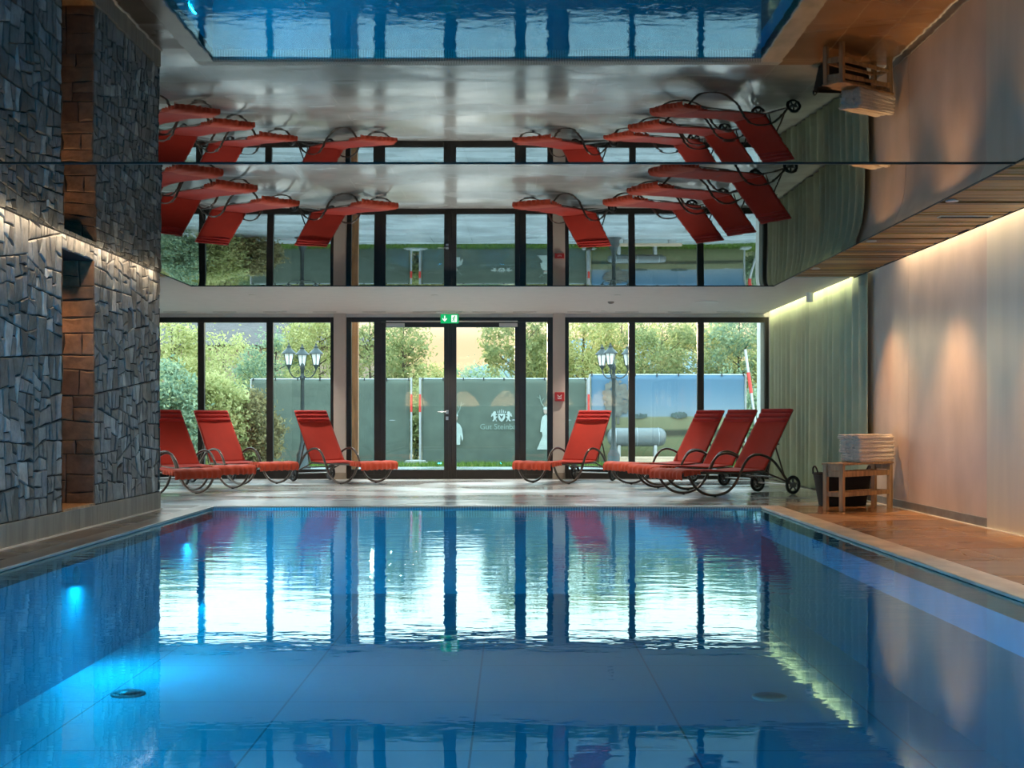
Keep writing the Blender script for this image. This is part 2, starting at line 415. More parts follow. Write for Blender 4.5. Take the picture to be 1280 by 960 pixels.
def basin_mat(name, c, tx, ty, ox, oy):
    m, nt, out = newmat(name); L = nt.links
    tc = node(nt, 'ShaderNodeTexCoord'); mp = node(nt, 'ShaderNodeMapping'); mp.inputs['Location'].default_value = (ox, oy, 0)
    L.new(tc.outputs['Object'], mp.inputs['Vector'])
    br = node(nt, 'ShaderNodeTexBrick'); br.offset = 0; br.inputs['Scale'].default_value = 1
    br.inputs['Brick Width'].default_value = tx; br.inputs['Row Height'].default_value = ty; br.inputs['Mortar Size'].default_value = .007
    br.inputs['Color1'].default_value = rgba(c); br.inputs['Color2'].default_value = rgba(tuple(k*.93 for k in c)); br.inputs['Mortar'].default_value = rgba(tuple(k*.45 for k in c))
    L.new(mp.outputs[0], br.inputs['Vector'])
    b = node(nt, 'ShaderNodeBsdfPrincipled'); b.inputs['Roughness'].default_value = .6; L.new(br.outputs['Color'], b.inputs['Base Color'])
    L.new(b.outputs[0], out.inputs['Surface']); return m
M['basin'] = basin_mat('pool_floor_tile', (.10,.43,.50), 1.24, 1.24, -1.01+.0, .3)
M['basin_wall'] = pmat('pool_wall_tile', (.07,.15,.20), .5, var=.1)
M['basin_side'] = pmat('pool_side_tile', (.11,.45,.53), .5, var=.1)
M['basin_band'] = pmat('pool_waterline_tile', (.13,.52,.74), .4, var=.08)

def grille_mat():
    m, nt, out = newmat('white_overflow_grating'); L = nt.links
    tc = node(nt, 'ShaderNodeTexCoord'); w = node(nt, 'ShaderNodeTexWave'); w.bands_direction = 'X'; w.inputs['Scale'].default_value = 18; w.inputs['Distortion'].default_value = 0
    L.new(tc.outputs['Object'], w.inputs['Vector'])
    r = ramp(nt, [(.22, (.05,.05,.05)), (.30, (.85,.85,.82))]); L.new(w.outputs['Fac'], r.inputs['Fac'])
    b = node(nt, 'ShaderNodeBsdfPrincipled'); b.inputs['Roughness'].default_value = .45; L.new(r.outputs['Color'], b.inputs['Base Color'])
    L.new(b.outputs[0], out.inputs['Surface']); return m
M['grille'] = grille_mat()

# ------------------------------------------------------------------ dimensions
GZ0 = -.05
WIN = 19.92                       # inner face of the glazing
XL, XR = -3.62, 4.06              # stone wall face, plaster wall face
PL, PR, PN, PF = -3.17, 2.64, .8, 13.56   # pool edges
PD = -.92                         # pool floor
WZ = -.02                         # water level
SOF = 2.57                       # soffits
RZ = 2.39                         # mirrored raft
WEND = 13.2                       # end of the stone wall
XFAR = -6.0
BACK = -4.0

def struct(o, label, cat): return tag(o, label, cat, kind='structure')

# floor -----------------------------------------------------------------------
b = MB()
b.box(XFAR, XR+.1, PF+.22, WIN+.25, -.25, 0)
b.box(PL-.19, PR+.225, BACK, PN-.25, -.25, 0)
b.box(XFAR, PL-.19, WEND-.05, PF+.22, -.25, 0)
struct(b.build('floor', M['deck']), 'damp grey stone tile deck between the pool and the glazing', 'floor')
b = MB(); b.box(XL-.06, PL-.19, BACK, WEND-.05, -.25, 0)
struct(b.build('floor_left', M['deck_left']), 'narrow dark brown tile strip under the stone wall', 'floor')
b = MB(); b.box(PR+.225, XR+.1, BACK, PF+.22, -.25, 0)
struct(b.build('floor_side', M['deck_right']), 'stone tile walkway right of the pool, coloured with the warm lamplight', 'floor')
# pool --------------------------------------------------------------------------
pb = empty('pool_basin', (0,0,0)); struct(pb, 'blue tiled swimming pool basin under the water', 'pool')
b = MB(); b.box(PL-.15, PR+.15, PN-.15, PF+.15, PD-.2, PD); b.build('pool_floor', M['basin'], pb)
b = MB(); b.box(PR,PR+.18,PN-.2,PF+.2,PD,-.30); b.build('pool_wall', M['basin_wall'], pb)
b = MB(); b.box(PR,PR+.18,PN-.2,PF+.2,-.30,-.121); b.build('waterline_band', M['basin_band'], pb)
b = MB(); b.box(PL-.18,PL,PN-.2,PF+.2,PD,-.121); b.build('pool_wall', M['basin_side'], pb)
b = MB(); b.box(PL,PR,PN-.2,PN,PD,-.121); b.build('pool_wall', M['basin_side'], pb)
b = MB(); b.box(PL,PR,PF,PF+.2,PD,-.111); b.build('pool_wall', M['basin_side'], pb)
b = MB()
for (x0,x1,y0,y1) in ((PL-.18,PL,PN-.2,PF),(PR,PR+.18,PN-.2,PF)): b.box(x0,x1,y0,y1,-.12,-.020)
b.build('overflow_slot', M['slot_shade'], pb)
b = MB(); b.add([(PL,PN,WZ),(PR,PN,WZ),(PR,PF,WZ),(PL,PF,WZ)], [(0,1,2,3)])
struct(b.build('water', M['water']), 'clear blue swimming pool water with small ripples', 'water')
b = MB(); b.cbox(PR, PR+.225, PN-.25, PF+.03, -.019, .004, .006)
struct(b.build('coping_right', M['coping']), 'pale stone coping along the right pool edge', 'pool edge')
b = MB(); b.cbox(PL-.19, PL, PN-.25, PF+.03, -.019, .004, .006); b.cbox(PL, PR, PN-.25, PN, -.11, .004, .008)
struct(b.build('coping_left', M['coping_grey']), 'grey stone coping along the left pool edge', 'pool edge')
b = MB(); b.cbox(PL-.19, PR+.225, PF+.035, PF+.22, -.11, .003, .004)
b.cbox(PL, PR, PF, PF+.035, -.11, -.004, .003)
struct(b.build('trim_1', M['grille']), 'white slotted overflow grating along the far pool edge', 'pool grating')
b = MB(); b.box(XL, XL+.016, BACK, WEND, 0, .012)
struct(b.build('trim_2', M['joint']), 'white joint line at the foot of the stone wall', 'joint')
b = MB(); b.box(XR-.03, XR-.014, BACK, 14.7, 0, .008)
struct(b.build('trim_3', M['joint']), 'white joint line at the foot of the plaster wall', 'joint')

dr = None
for i, (x, y, lab) in enumerate([(-2.58, 8.6, 'round dark drain on the pool floor near the stone wall side'), (1.71, 8.5, 'round dark drain on the pool floor on the bench side')]):
    r = empty('pool_drain', (x, y, PD), 0, lab, 'drain', 'pool floor drains')
    b = MB(); b.lathe([(.115,0),(.115,.012),(.10,.016)], 28); b.build('rim', M['sensor'], r)
    b = MB(); b.lathe([(.098,.004),(.098,.018),(.0,.024)], 28); b.build('cover', M['drain'], r)

# stone wall ---------------------------------------------------------------------
def cut(poly, p, n):
    A, B = [], []
    m = len(poly)
    for i in range(m):
        a, c = poly[i], poly[(i+1) % m]
        da = (a[0]-p[0])*n[0]+(a[1]-p[1])*n[1]; dc = (c[0]-p[0])*n[0]+(c[1]-p[1])*n[1]
        (A if da >= 0 else B).append(a)
        if da*dc < 0:
            t = da/(da-dc); q = (a[0]+(c[0]-a[0])*t, a[1]+(c[1]-a[1])*t)
            A.append(q); B.append(q)
    return A, B
def area(p): return abs(sum(p[i][0]*p[(i+1)%len(p)][1]-p[(i+1)%len(p)][0]*p[i][1] for i in range(len(p))))/2
def split(poly, lo, hi, wob, bias=1.0):
    out, st = [], [poly]
    while st:
        q = st.pop()
        if len(q) < 3: continue
        if area(q) < random.uniform(lo, hi): out.append(q); continue
        xs = [p[0] for p in q]; ys = [p[1] for p in q]
        w, h = (max(xs)-min(xs))*bias, max(ys)-min(ys)
        vert = w > h*random.uniform(.75, 1.3)
        an = random.gauss(0, wob)
        n = (math.cos(an), math.sin(an)) if vert else (-math.sin(an), math.cos(an))
        t = random.uniform(.34, .66)
        p = (min(xs)+(max(xs)-min(xs))*(t if vert else .5), min(ys)+(max(ys)-min(ys))*(.5 if vert else t))
        A, B = cut(q, p, n)
        if len(A) < 3 or len(B) < 3: out.append(q); continue
        st += [A, B]
    return out
def stones(mb, polys, to3, dmin, dmax, gap=.006):
    for q in polys:
        cx = sum(p[0] for p in q)/len(q); cy = sum(p[1] for p in q)/len(q)
        d = random.uniform(dmin, dmax); tx, ty = random.gauss(0, .018), random.gauss(0, .018)
        # break the outline a little: extra points along the long edges
        o = []
        for i in range(len(q)):
            a, c = q[i], q[(i+1) % len(q)]
            o.append(a)
            if math.hypot(a[0]-c[0], a[1]-c[1]) > .12:
                j = random.uniform(.3, .7); o.append((a[0]+(c[0]-a[0])*j+random.gauss(0,.005), a[1]+(c[1]-a[1])*j+random.gauss(0,.005)))
        rr = max(.02, math.sqrt(area(q))/2)
        def sc(p, g):
            dx, dy = p[0]-cx, p[1]-cy; l = math.hypot(dx, dy)
            k = max(.3, 1-g/max(l, .01)); return (cx+dx*k, cy+dy*k)
        r0 = [sc(p, gap) for p in o]; r1 = [sc(p, gap+.003) for p in o]; r2 = [sc(p, gap+.009+random.uniform(0,.006)) for p in o]
        n = len(o)
        dd = lambda p, e: max(.004, d*e+tx*(p[0]-cx)+ty*(p[1]-cy))
        vs = [to3(p, 0) for p in r0]+[to3(p, dd(p, .72)) for p in r1]+[to3(p, dd(p, 1)+random.uniform(-.002,.003)) for p in r2]+[to3((cx,cy), d+random.uniform(-.003,.006))]
        fs = []
        for i in range(n):
            j = (i+1) % n
            fs += [(i,j,n+j,n+i), (n+i,n+j,2*n+j,2*n+i), (2*n+i,2*n+j,3*n)]
        mb.add(vs, fs)
NY0, NY1, NZ = 10.34, 11.14, 2.31
wl = empty('wall_left', (0,0,0)); struct(wl, 'split slate stone wall with a doorway on the left of the pool', 'wall')
b = MB()
b.box(-4.6, XL-.03, BACK, NY0, .0, 2.85); b.box(-4.6, XL-.03, NY1, WEND-.03, .0, 2.85); b.box(-4.6, XL-.03, NY0, NY1, NZ, 2.85)
b.box(-4.6, XL-.03, NY0, NY1, 0, .18); b.box(-4.75, -4.6, NY0-.3, NY1+.3, 0, 2.85)
b.build('backing', M['mortar'], wl)
b = MB()
f3 = lambda p, d: (XL-.03+d, p[0], p[1])
for rect in ([(4.5,.18),(NY0,.18),(NY0,2.66),(4.5,2.66)], [(NY0,NZ),(NY1,NZ),(NY1,2.66),(NY0,2.66)], [(NY1,.18),(WEND,.18),(WEND,2.66),(NY1,2.66)]):
    stones(b, split(rect, .009, .042, .17, 1.15), f3, .010, .020)
stones(b, split([(-4.6,.0),(XL,.0),(XL,2.66),(-4.6,2.66)], .02, .06, .12), lambda p, d: (p[0], WEND-.03+d, p[1]), .015, .035)
b.build('stone_facing', M['stone'], wl)
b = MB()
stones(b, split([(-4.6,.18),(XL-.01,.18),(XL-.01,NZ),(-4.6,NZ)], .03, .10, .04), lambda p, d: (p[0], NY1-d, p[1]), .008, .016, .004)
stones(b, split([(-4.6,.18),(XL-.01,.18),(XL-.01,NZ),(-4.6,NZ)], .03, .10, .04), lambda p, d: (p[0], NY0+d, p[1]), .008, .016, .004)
b.build('jamb', M['stone_warm_lit'], wl)
b = MB(); b.box(-4.6, XL-.005, NY0+.005, NY1-.005, .18, .20); b.build('threshold', M['oak'], wl)
b = MB()
y = BACK
while y < WEND-.01:
    y2 = min(y+random.uniform(.18,.34), WEND); b.cbox(XL-.05, XL, y+.001, y2-.001, 0, .18, .003); y = y2
struct(b.build('baseboard_left', M['plinth']), 'grey concrete plinth under the stone wall', 'plinth')
b = MB(); b.box(XFAR-.1, XFAR, WEND-.1, 13.6, 0, 2.85); b.box(XFAR-.1, XFAR, 19.7, WIN+.2, 0, 2.85); b.box(XFAR-.1, XFAR, 13.6, 19.7, 2.5, 2.85); b.box(XFAR, -4.6, WEND-.15, WEND-.03, 0, 2.85)
struct(b.build('wall_side', M['white_wall']), 'plain pale wall beyond the stone wall', 'wall')

# right wall -----------------------------------------------------------------------
b = MB()
for y0, y1 in ((10.92, 13.10), (13.104, 14.9), (14.904, WIN+.2)): b.box(XR, XR+.15, y0, y1-.004, 0, 2.85)
struct(b.build('wall_right', M['plaster_right']), 'warm beige plaster panel wall beside the curtain', 'wall')
b = MB(); b.cbox(XR-.012, XR+.15, 8.6, 10.915, 0, 2.85, .004); b.box(XR-.012, XR+.15, BACK, 2.5, 0, 2.85); b.box(XR-.012, XR+.15, 2.5, 8.6, 0, .25); b.box(XR-.012, XR+.15, 2.5, 8.6, 2.0, 2.85)
struct(b.build('wall_right_near', M['plaster_cream']), 'smooth cream plaster wall panel without baseboard', 'wall')
b = MB(); b.cbox(XR-.014, XR+.01, 10.925, 14.72, 0, .085, .003)
struct(b.build('baseboard_right', M['base_grey']), 'low grey stone baseboard under the beige plaster wall', 'baseboard')
# back wall ----------------------------------------------------------------------
b = MB(); b.box(-4.7, XR+.15, BACK-.15, BACK, 0, 2.85)
struct(b.build('wall_back', M['white_wall']), 'pale wall behind the viewpoint', 'wall')
b = MB(); b.cbox(-3.6, XR-.02, BACK, BACK+.30, 0, 1.38, .006)
struct(b.build('trim_4', M['wall_dark']), 'dark waist-high ledge along the back wall', 'ledge')
# ceilings --------------------------------------------------------------------------
b = MB(); b.box(XFAR-.1, XR+.15, BACK-.15, WIN+.25, 2.85, 3.0)
struct(b.build('ceiling_slab', M['dark']), 'dark concrete slab above the suspended ceilings', 'ceiling')
b = MB(); b.cbox(XFAR, 3.925, 14.85, WIN+.1, SOF, 2.70, .004)
struct(b.build('ceiling', M['white_ceiling']), 'white plaster ceiling strip in front of the glazing', 'ceiling')
b = MB()
y = BACK
while y < 14.84:
    w = random.choice((.055, .075, .075, .095, .12)); y2 = min(y+w, 14.84); dz = random.choice((0, 0, .006, .012))
    b.box(2.55, 3.97, y+.005, y2-.005, SOF+dz, SOF+.05)
    if y > 12.9: b.box(XFAR, -3.3 if y > WEND else XL+.3, y+.005, y2-.005, SOF+dz, SOF+.05)
    if y > 13.9: b.box(-3.3, 2.55, y+.005, y2-.005, SOF+dz, SOF+.05)
    y = y2
struct(b.build('ceiling_wood', M['wood']), 'brown slatted wood soffit along the right wall', 'ceiling')
b = MB(); b.box(2.55, 3.97, BACK, 14.84, SOF+.055, SOF+.10); b.box(XFAR, 2.55, 13.0, 14.84, SOF+.055, SOF+.10)
b.cbox(3.958, 3.974, BACK, 14.84, SOF-.004, SOF+.10, .002)
struct(b.build('ceiling_wood_backing', M['dark']), 'dark backing board above the wood slats', 'ceiling')
# mirrored raft ----------------------------------------------------------------------
ML, MR_, MF = -3.53, 2.88, 14.07
raft = empty('ceiling_mirror', (0,0,0)); struct(raft, 'polished mirror-like suspended ceiling above the pool', 'ceiling')
xc, xw = (ML+MR_)/2, (MR_-ML)/2
for (y0, y1, sag) in ((7.32, MF, .060), (-.3, 7.32, .028)):
    def fn(u, v, y0=y0, y1=y1, sag=sag):
        x = ML+(MR_-ML)*u; yy = y0+.006+(y1-y0-.012)*v
        s = abs(x-xc)/xw
        fl = 4*v*(1-v) if y0 > 5 else 1-max(0, (yy-5.15)/(y1-5.15))**2-max(0, (1.8-yy)/(1.8-y0))**2
        return (x, yy, RZ+.004-sag*fl*(1-.55*s**9-.45*s**30))
    b = MB(); b.grid(fn, 70, 110); b.build('mirror_sheet', M['mirror'], raft)
b = MB()
for x0, x1 in ((ML-.004, ML+.004), (MR_-.004, MR_+.004)): b.box(x0, x1, -.3, MF, RZ-.001, RZ+.16)
for yy in (-.3, 7.32, MF): b.box(ML, MR_, yy-.007, yy+.007, RZ-.002, RZ+.16)
b.box(ML, MR_, -.3, MF, RZ+.10, RZ+.16)
b.build('raft_frame', M['black_frame'], raft)

# glazing ---------------------------------------------------------------------------
def wx(px): return (px-640)*WIN/F
def wz(py): return H+(524-py)*WIN/F
GT, GB = wz(403), wz(586.5)
FT, FB = wz(396.5), 0.0
def frame_rect(mb, x0, x1, z0, z1, l, r, bt, tp, y0=WIN, y1=WIN+.09):
    mb.cbox(x0, x0+l, y0, y1, z0, z1); mb.cbox(x1-r, x1, y0, y1, z0, z1)
    mb.cbox(x0+l, x1-r, y0, y1, z0, z0+bt); mb.cbox(x0+l, x1-r, y0, y1, z1-tp, z1)
def window(name, xs0, xs1, mull, lab):
    w = empty(name, (0,0,0)); struct(w, lab, 'window')
    b = MB(); frame_rect(b, xs0, xs1, FB, FT, .062, .062, GB-FB, FT-GT)
    b.build('window_frame', M['frame'], w)
    edges = [xs0+.062]
    for mx in mull:
        m_ = MB(); m_.cbox(mx-.05, mx+.05, WIN, WIN+.09, GB, GT); m_.build('mullion', M['frame'], w)
        edges += [mx-.05, mx+.05]
    edges.append(xs1-.062)
    for i in range(0, len(edges), 2):
        g = MB(); g.box(edges[i]-.005, edges[i+1]+.005, WIN+.035, WIN+.047, GB-.005, GT+.005); g.build('pane', M['glass'], w)
    return w
window('window_1', wx(165), wx(418), [wx(251), wx(337)], 'three-pane dark framed window left of the glass door')
window('window_2', wx(706), wx(961), [wx(790), wx(876)], 'three-pane dark framed window between the door and the curtain')
dw = empty('door_1', (0,0,0)); struct(dw, 'dark framed double glass door with two sidelights', 'door')
b = MB()
frame_rect(b, wx(433), wx(691), FB, FT, wx(439)-wx(433), wx(691)-wx(684), .07, wz(396.5)-wz(402.5))
b.cbox(wx(467.5), wx(477), WIN, WIN+.09, .07, wz(402.5)); b.cbox(wx(649), wx(657.5), WIN, WIN+.09, .07, wz(402.5))
b.cbox(wx(439), wx(467.5), WIN, WIN+.09, .07, GB); b.cbox(wx(657.5), wx(684), WIN, WIN+.09, .07, GB)
b.build('door_frame', M['frame'], dw)
for a, c in ((439, 467.5), (657.5, 684)):
    g = MB(); g.box(wx(a), wx(c), WIN+.035, WIN+.047, GB, wz(402.5)); g.build('sidelight_pane', M['glass'], dw)
for a, c, inner, side in ((476.3, 562, 1, -1), (563, 649.7, -1, 1)):
    lf = MB()
    l_, r_ = (wx(482)-wx(476.3), wx(562)-wx(555)) if side < 0 else (wx(570.5)-wx(563), wx(649.7)-wx(643.5))
    frame_rect(lf, wx(a), wx(c), .02, wz(402.8), l_, r_, wz(587)-.02, wz(402.8)-wz(409), WIN-.012, WIN+.06)
    lo = lf.build('door_leaf', M['frame'], dw)
    g = MB(); g.box(wx(a)+l_, wx(c)-r_, WIN+.02, WIN+.032, wz(587), wz(409)); g.build('pane', M['glass'], lo)
    if side < 0:
        h = MB(); hx, hz = wx(559), wz(515)
        h.cbox(hx-.022, hx+.022, WIN-.022, WIN-.012, hz-.03, hz+.03, .004)
        h.tube(spline([(hx,WIN-.02,hz),(hx,WIN-.06,hz),(hx-.03,WIN-.068,hz),(hx-.14,WIN-.068,hz)],6), .011, 10)
        h.build('handle', M['steel'], lo)
        h = MB(); h.cbox(hx-.02, hx+.02, WIN-.022, WIN-.012, hz-.125, hz-.07, .004); h.cyl((hx,WIN-.024,hz-.095),(0,1,0),.008,.006,12); h.build('keyhole_plate', M['steel'], lo)
    k = MB(); cx0 = wx(483) if side < 0 else wx(624)
    k.cbox(cx0, cx0+.285, WIN-.06, WIN-.012, wz(408.5), wz(404.3), .004)
    k.build('door_closer', M['closer'], lo)
k = MB(); k.cbox(wx(560.5), wx(564.5), WIN-.016, WIN+.064, .03, wz(403)); k.build('meeting_stile', M['frame'], dw)
k = MB(); k.cbox(wx(483), wx(647), WIN-.035, WIN-.012, wz(402.6), wz(401), .003); k.build('closer_rail', M['closer'], dw)
for a, c, nm, lab in ((418, 433, 'column_left', 'beige square column left of the glass door'), (691, 706, 'column_right', 'beige square column right of the glass door')):
    k = empty(nm, (0,0,0)); struct(k, lab, 'column')
    b = MB(); b.cbox(wx(a), wx(c), WIN-.10, WIN+.12, .10, SOF, .005); b.build('shaft', M['column'], k)
    b = MB(); b.cbox(wx(a)-.004, wx(c)+.004, WIN-.106, WIN+.12, 0, .10, .004); b.build('skirting', M['column_base'], k)
b = MB(); b.box(XFAR-.1, wx(165), WIN, WIN+.12, 0, 2.85); b.box(wx(961)-.001, XR+.15, WIN+.0, WIN+.12, 0, 2.85); b.box(wx(165), wx(961), WIN-.0, WIN+.12, FT+.002, 2.85)
struct(b.build('wall_window', M['white_wall']), 'narrow wall strips around the glazing', 'wall')

b = MB(); b.cbox(wx(952.5), wx(958), WIN+.13, WIN+.42, GZ0, 2.75, .006)
struct(b.build('trim_5', M['white_wall']), 'white outside reveal at the right end of the glazing', 'reveal')
def side_window(name, x, y0, y1, z0, z1, n, lab):
    w = empty(name, (0,0,0)); struct(w, lab, 'window')
    b = MB(); b.cbox(x-.04,x+.04,y0,y0+.07,z0,z1); b.cbox(x-.04,x+.04,y1-.07,y1,z0,z1); b.cbox(x-.04,x+.04,y0+.07,y1-.07,z0,z0+.10); b.cbox(x-.04,x+.04,y0+.07,y1-.07,z1-.07,z1)
    b.build('window_frame', M['frame'], w)
    for k in range(n):
        a = y0+.07+(y1-y0-.14)*k/n; c_ = y0+.07+(y1-y0-.14)*(k+1)/n
        if k: m_ = MB(); m_.cbox(x-.04,x+.04,a-.045,a+.045,z0+.1,z1-.07); m_.build('mullion', M['frame'], w)
        g = MB(); g.box(x-.006,x+.006,a,c_,z0+.1,z1-.07); g.build('pane', M['glass'], w)
side_window('window_3', XFAR-.05, 13.6, 19.7, 0, 2.5, 5, 'glazed side wall of the lounger bay behind the stone wall')
side_window('added_window', XR+.07, 2.5, 8.6, .25, 2.0, 4, 'tall side window added out of view in the right wall to light the stone wall')  # unseen opening, added so sky light reaches the stone wall

# ------------------------------------------------------------------ loungers
LW = .31
def lounger_proto():
    r = empty('sun_lounger')
    prof = [(-.405,.275),(-.385,.235),(-.31,.125),(-.21,.048),(-.10,.010),(0,.0),(.10,.010),(.21,.050),(.31,.135),(.39,.265),(.455,.375),(.54,.452),(.655,.478),(.78,.455),(.90,.392),(1.0,.295),(1.09,.185),(1.16,.125)]
    for s in (-1, 1):
        b = MB(); b.tube([(s*LW, p[0], p[1]+.022) for p in spline([(a, c, 0) for a, c in prof], 5)], .0165, 10)
        t = b.build('side_tube', M['bronze'], r)
        b = MB(); b.lathe([(.013,0),(.019,.002),(.019,.014),(.012,.022)], 12, (s*LW, 0, 0)); b.build('glide', M['black_rubber'], t)
    b = MB()
    for s in (-1, 1): b.tube([(s*.285,-.45,.285),(s*.285,.79,.285)], .012, 8)
    for u in (-.45, -.06, .36, .79): b.tube([(-.285,u,.283),(.285,u,.283)], .010, 8)
    for s in (-1, 1):
        b.tube([(s*.285,-.395,.285),(s*LW,-.395,.29)], .009, 8); b.tube([(s*.285,.40,.29),(s*LW,.40,.30)], .009, 8)
        b.tube([(s*.285,.77,.285),(s*.30,1.12,.16)], .011, 8)
    b.tube([(-.30,.98,.215),(.30,.98,.215)], .010, 8)
    b.build('seat_frame', M['bronze'], r)
    # sling seat with a light wave
    def seat(u, v):
        y = -.46+1.23*v; x = -.295+.59*u
        z = .302+.012*math.sin(v*PI*2.0+.3)-.016*math.sin(PI*u)*math.sin(PI*v)
        return (x, y, z)
    b = MB(); b.slab(seat, 17, 33, lambda u, v: (0,0,.014)); b.build('seat', M['red'], r)
    # ruffled cover over the foot end
    path = [(-.20,.322),(-.30,.334),(-.40,.336),(-.46,.328),(-.495,.305),(-.505,.27),(-.500,.232)]
    pp = spline([(a, c, 0) for a, c in path], 4)
    def cover(u, v):
        k = v*(len(pp)-1); i = min(int(k), len(pp)-2); p = pp[i].lerp(pp[i+1], k-i)
        drop = max(0, (v-.55)/.45)
        wave = .011*drop*math.sin(u*46+math.sin(u*9)*1.5)
        bul = .008*math.sin(PI*min(1, v*1.4))*math.sin(u*21+2)
        return (-.325+.65*u, p.x+wave-.004, p.y+bul*.5-.012*abs(math.sin(u*23+1))*drop**3)
    b = MB(); b.slab(cover, 90, 25, lambda u, v: (0,.010,-.012)); fc = b.build('foot_cover', M['red_cover'], r)
    def skirt(s):
        def f(u, v):
            y = -.47+.24*u; z = .326-.07*v+.006*math.sin(u*30)*v+.02*u*v
            return (s*(.325+.012*v*math.sin(u*26+s)+.002), y, z)
        return f
    for s in (-1, 1):
        b = MB(); b.slab(skirt(s), 24, 8, lambda u, v, s=s: (-s*.01,0,0)); b.build('side_drape', M['red_cover'], fc)
    # back
    h0, h1 = Vector((0,.775,.305)), Vector((0,1.235,1.045))
    d = (h1-h0); nrm = Vector((0, -d.z, d.y)).normalized()   # towards the sitter
    def back(u, v):
        p = h0+d*v; w = .298-.010*v
        return Vector((-w+2*w*u, p.y, p.z))-nrm*(.022*math.sin(PI*u)*math.sin(PI*min(1,v*1.05)))
    b = MB(); b.slab(back, 17, 25, lambda u, v: tuple(nrm*.014)); bk = b.build('backrest', M['red'], r)
    b = MB()
    for s in (-1, 1): b.tube([Vector((s*.287,0,0))+h0-nrm*.004, Vector((s*.275,0,0))+h1-nrm*.004], .011, 8)
    b.tube([Vector((-.275,0,0))+h1-nrm*.004, Vector((.275,0,0))+h1-nrm*.004], .011, 8)
    b.tube([Vector((-.287,0,0))+h0+d*.45-nrm*.03, Vector((.287,0,0))+h0+d*.45-nrm*.03], .009, 8)
    b.build('back_frame', M['bronze'], bk)
    for k in range(3):
        def roll(u, v, k=k):
            a = 2*PI*v; c = h0+d*(.790+.076*k+.034); w = .299-.010*.9
            e = min(1, (1-abs(2*u-1))*14)**.5
            return Vector((-w+2*w*u, 0, 0))+c+d.normalized()*(.0300*math.cos(a))+nrm*(.010+(.034*math.sin(a))*e)
        b = MB(); b.grid(roll, 20, 15)
        b.build('headrest_roll', M['red_roll'], bk)
    for s in (-1, 1):
        b = MB(); b.tube([Vector((s*.292,0,0))+h0+d*.38, (s*.292,1.10,.20)], .010, 8); b.tube([Vector((s*.292,.88,.47)),(s*.292,.83,.29)], .008, 8); b.build('strut', M['bronze'], r)
    b = MB(); b.tube([(-.33,1.19,.118),(.33,1.19,.118)], .009, 8); b.build('axle', M['steel'], r)
    for s in (-1, 1):
        b = MB()
        tor = [(s*.335, 1.19+.098*math.cos(a), .118+.098*math.sin(a)) for a in [2*PI*k/32 for k in range(32)]]
        b.tube(tor, .0195, 10, closed=True)
        wv = b.build('wheel', M['black_rubber'], r)
        b = MB(); b.cyl((s*.335,1.19,.118), (1,0,0), .034, .05, 16)
        for k in range(5):
            a = 2*PI*k/5+.3
            b.tube([(s*.335,1.19+.02*math.cos(a),.118+.02*math.sin(a)),(s*.335,1.19+.088*math.cos(a),.118+.088*math.sin(a))], .012, 8)
        b.tube([(s*.335,1.19+.080*math.cos(a),.118+.080*math.sin(a)) for a in [2*PI*k/28 for k in range(28)]], .008, 6, closed=True)
        b.build('hub', M['hub'], wv)
    return r
proto = lounger_proto()
LNG = [
 (2.27, 15.54, 29, 'red sun lounger nearest the curtain and basket, front of the row of three', 'row of three loungers by the curtain'),
 (2.13, 16.95, 32, 'middle red sun lounger of the row of three by the curtain', 'row of three loungers by the curtain'),
 (1.88, 18.00, 34, 'rearmost red sun lounger of the row of three, closest to the right window', 'row of three loungers by the curtain'),
 (.56, 18.50, 55, 'single red sun lounger right of the glass door, below the red alarm box', None),
 (-2.215, 18.50, 133, 'single red sun lounger left of the glass door, in front of the lantern post', None),
 (-3.60, 18.20, 136, 'red sun lounger in the left row, farthest from the stone wall', 'row of loungers by the stone wall'),
 (-3.94, 16.87, 137, 'red sun lounger in the left row, its back cut by the stone wall edge', 'row of loungers by the stone wall'),
 (-4.14, 15.72, 138, 'red sun lounger mostly hidden behind the stone wall, only its foot end showing', 'row of loungers by the stone wall'),
]
for i, (x, y, a, lab, g) in enumerate(LNG):
    o = proto if i == 0 else copy_tree(proto)
    o.location = (x, y, 0); o.rotation_euler = (0, 0, math.radians(a-90))
    if 'group' in o: del o['group']
    tag(o, lab, 'sun lounger', g)

# ------------------------------------------------------------------ curtain
b = MB()
rc = random.Random(3)
ys, xs = [], []
y = 14.36; k = 0
while y < WIN-.02:
    ys.append(y); xs.append(3.995+(.052 if k % 2 else -.052)*rc.uniform(.55, 1.05)*min(1, .3+k*.15)); y += rc.uniform(.10, .19); k += 1
cp = spline([(a, c, 0) for a, c in zip(xs, ys)], 4)
NV = 9
vs = []; fs = []
for j in range(NV):
    t = j/(NV-1)
    for p in cp:
        vs.append((3.995+(p.x-3.995)*(1.0-.15*t), p.y+.010*math.sin(p.y*9+t*2)*(1-t), .015+(2.66-.015)*t))
n = len(cp)
for j in range(NV-1):
    for i in range(n-1): fs.append((j*n+i, j*n+i+1, (j+1)*n+i+1, (j+1)*n+i))
b.add(vs, fs, True)
co = b.build('curtain', M['curtain'])
md = co.modifiers.new('thick', 'SOLIDIFY'); md.thickness = .003
tag(co, 'floor-length grey green pleated curtain on the right wall', 'curtain')

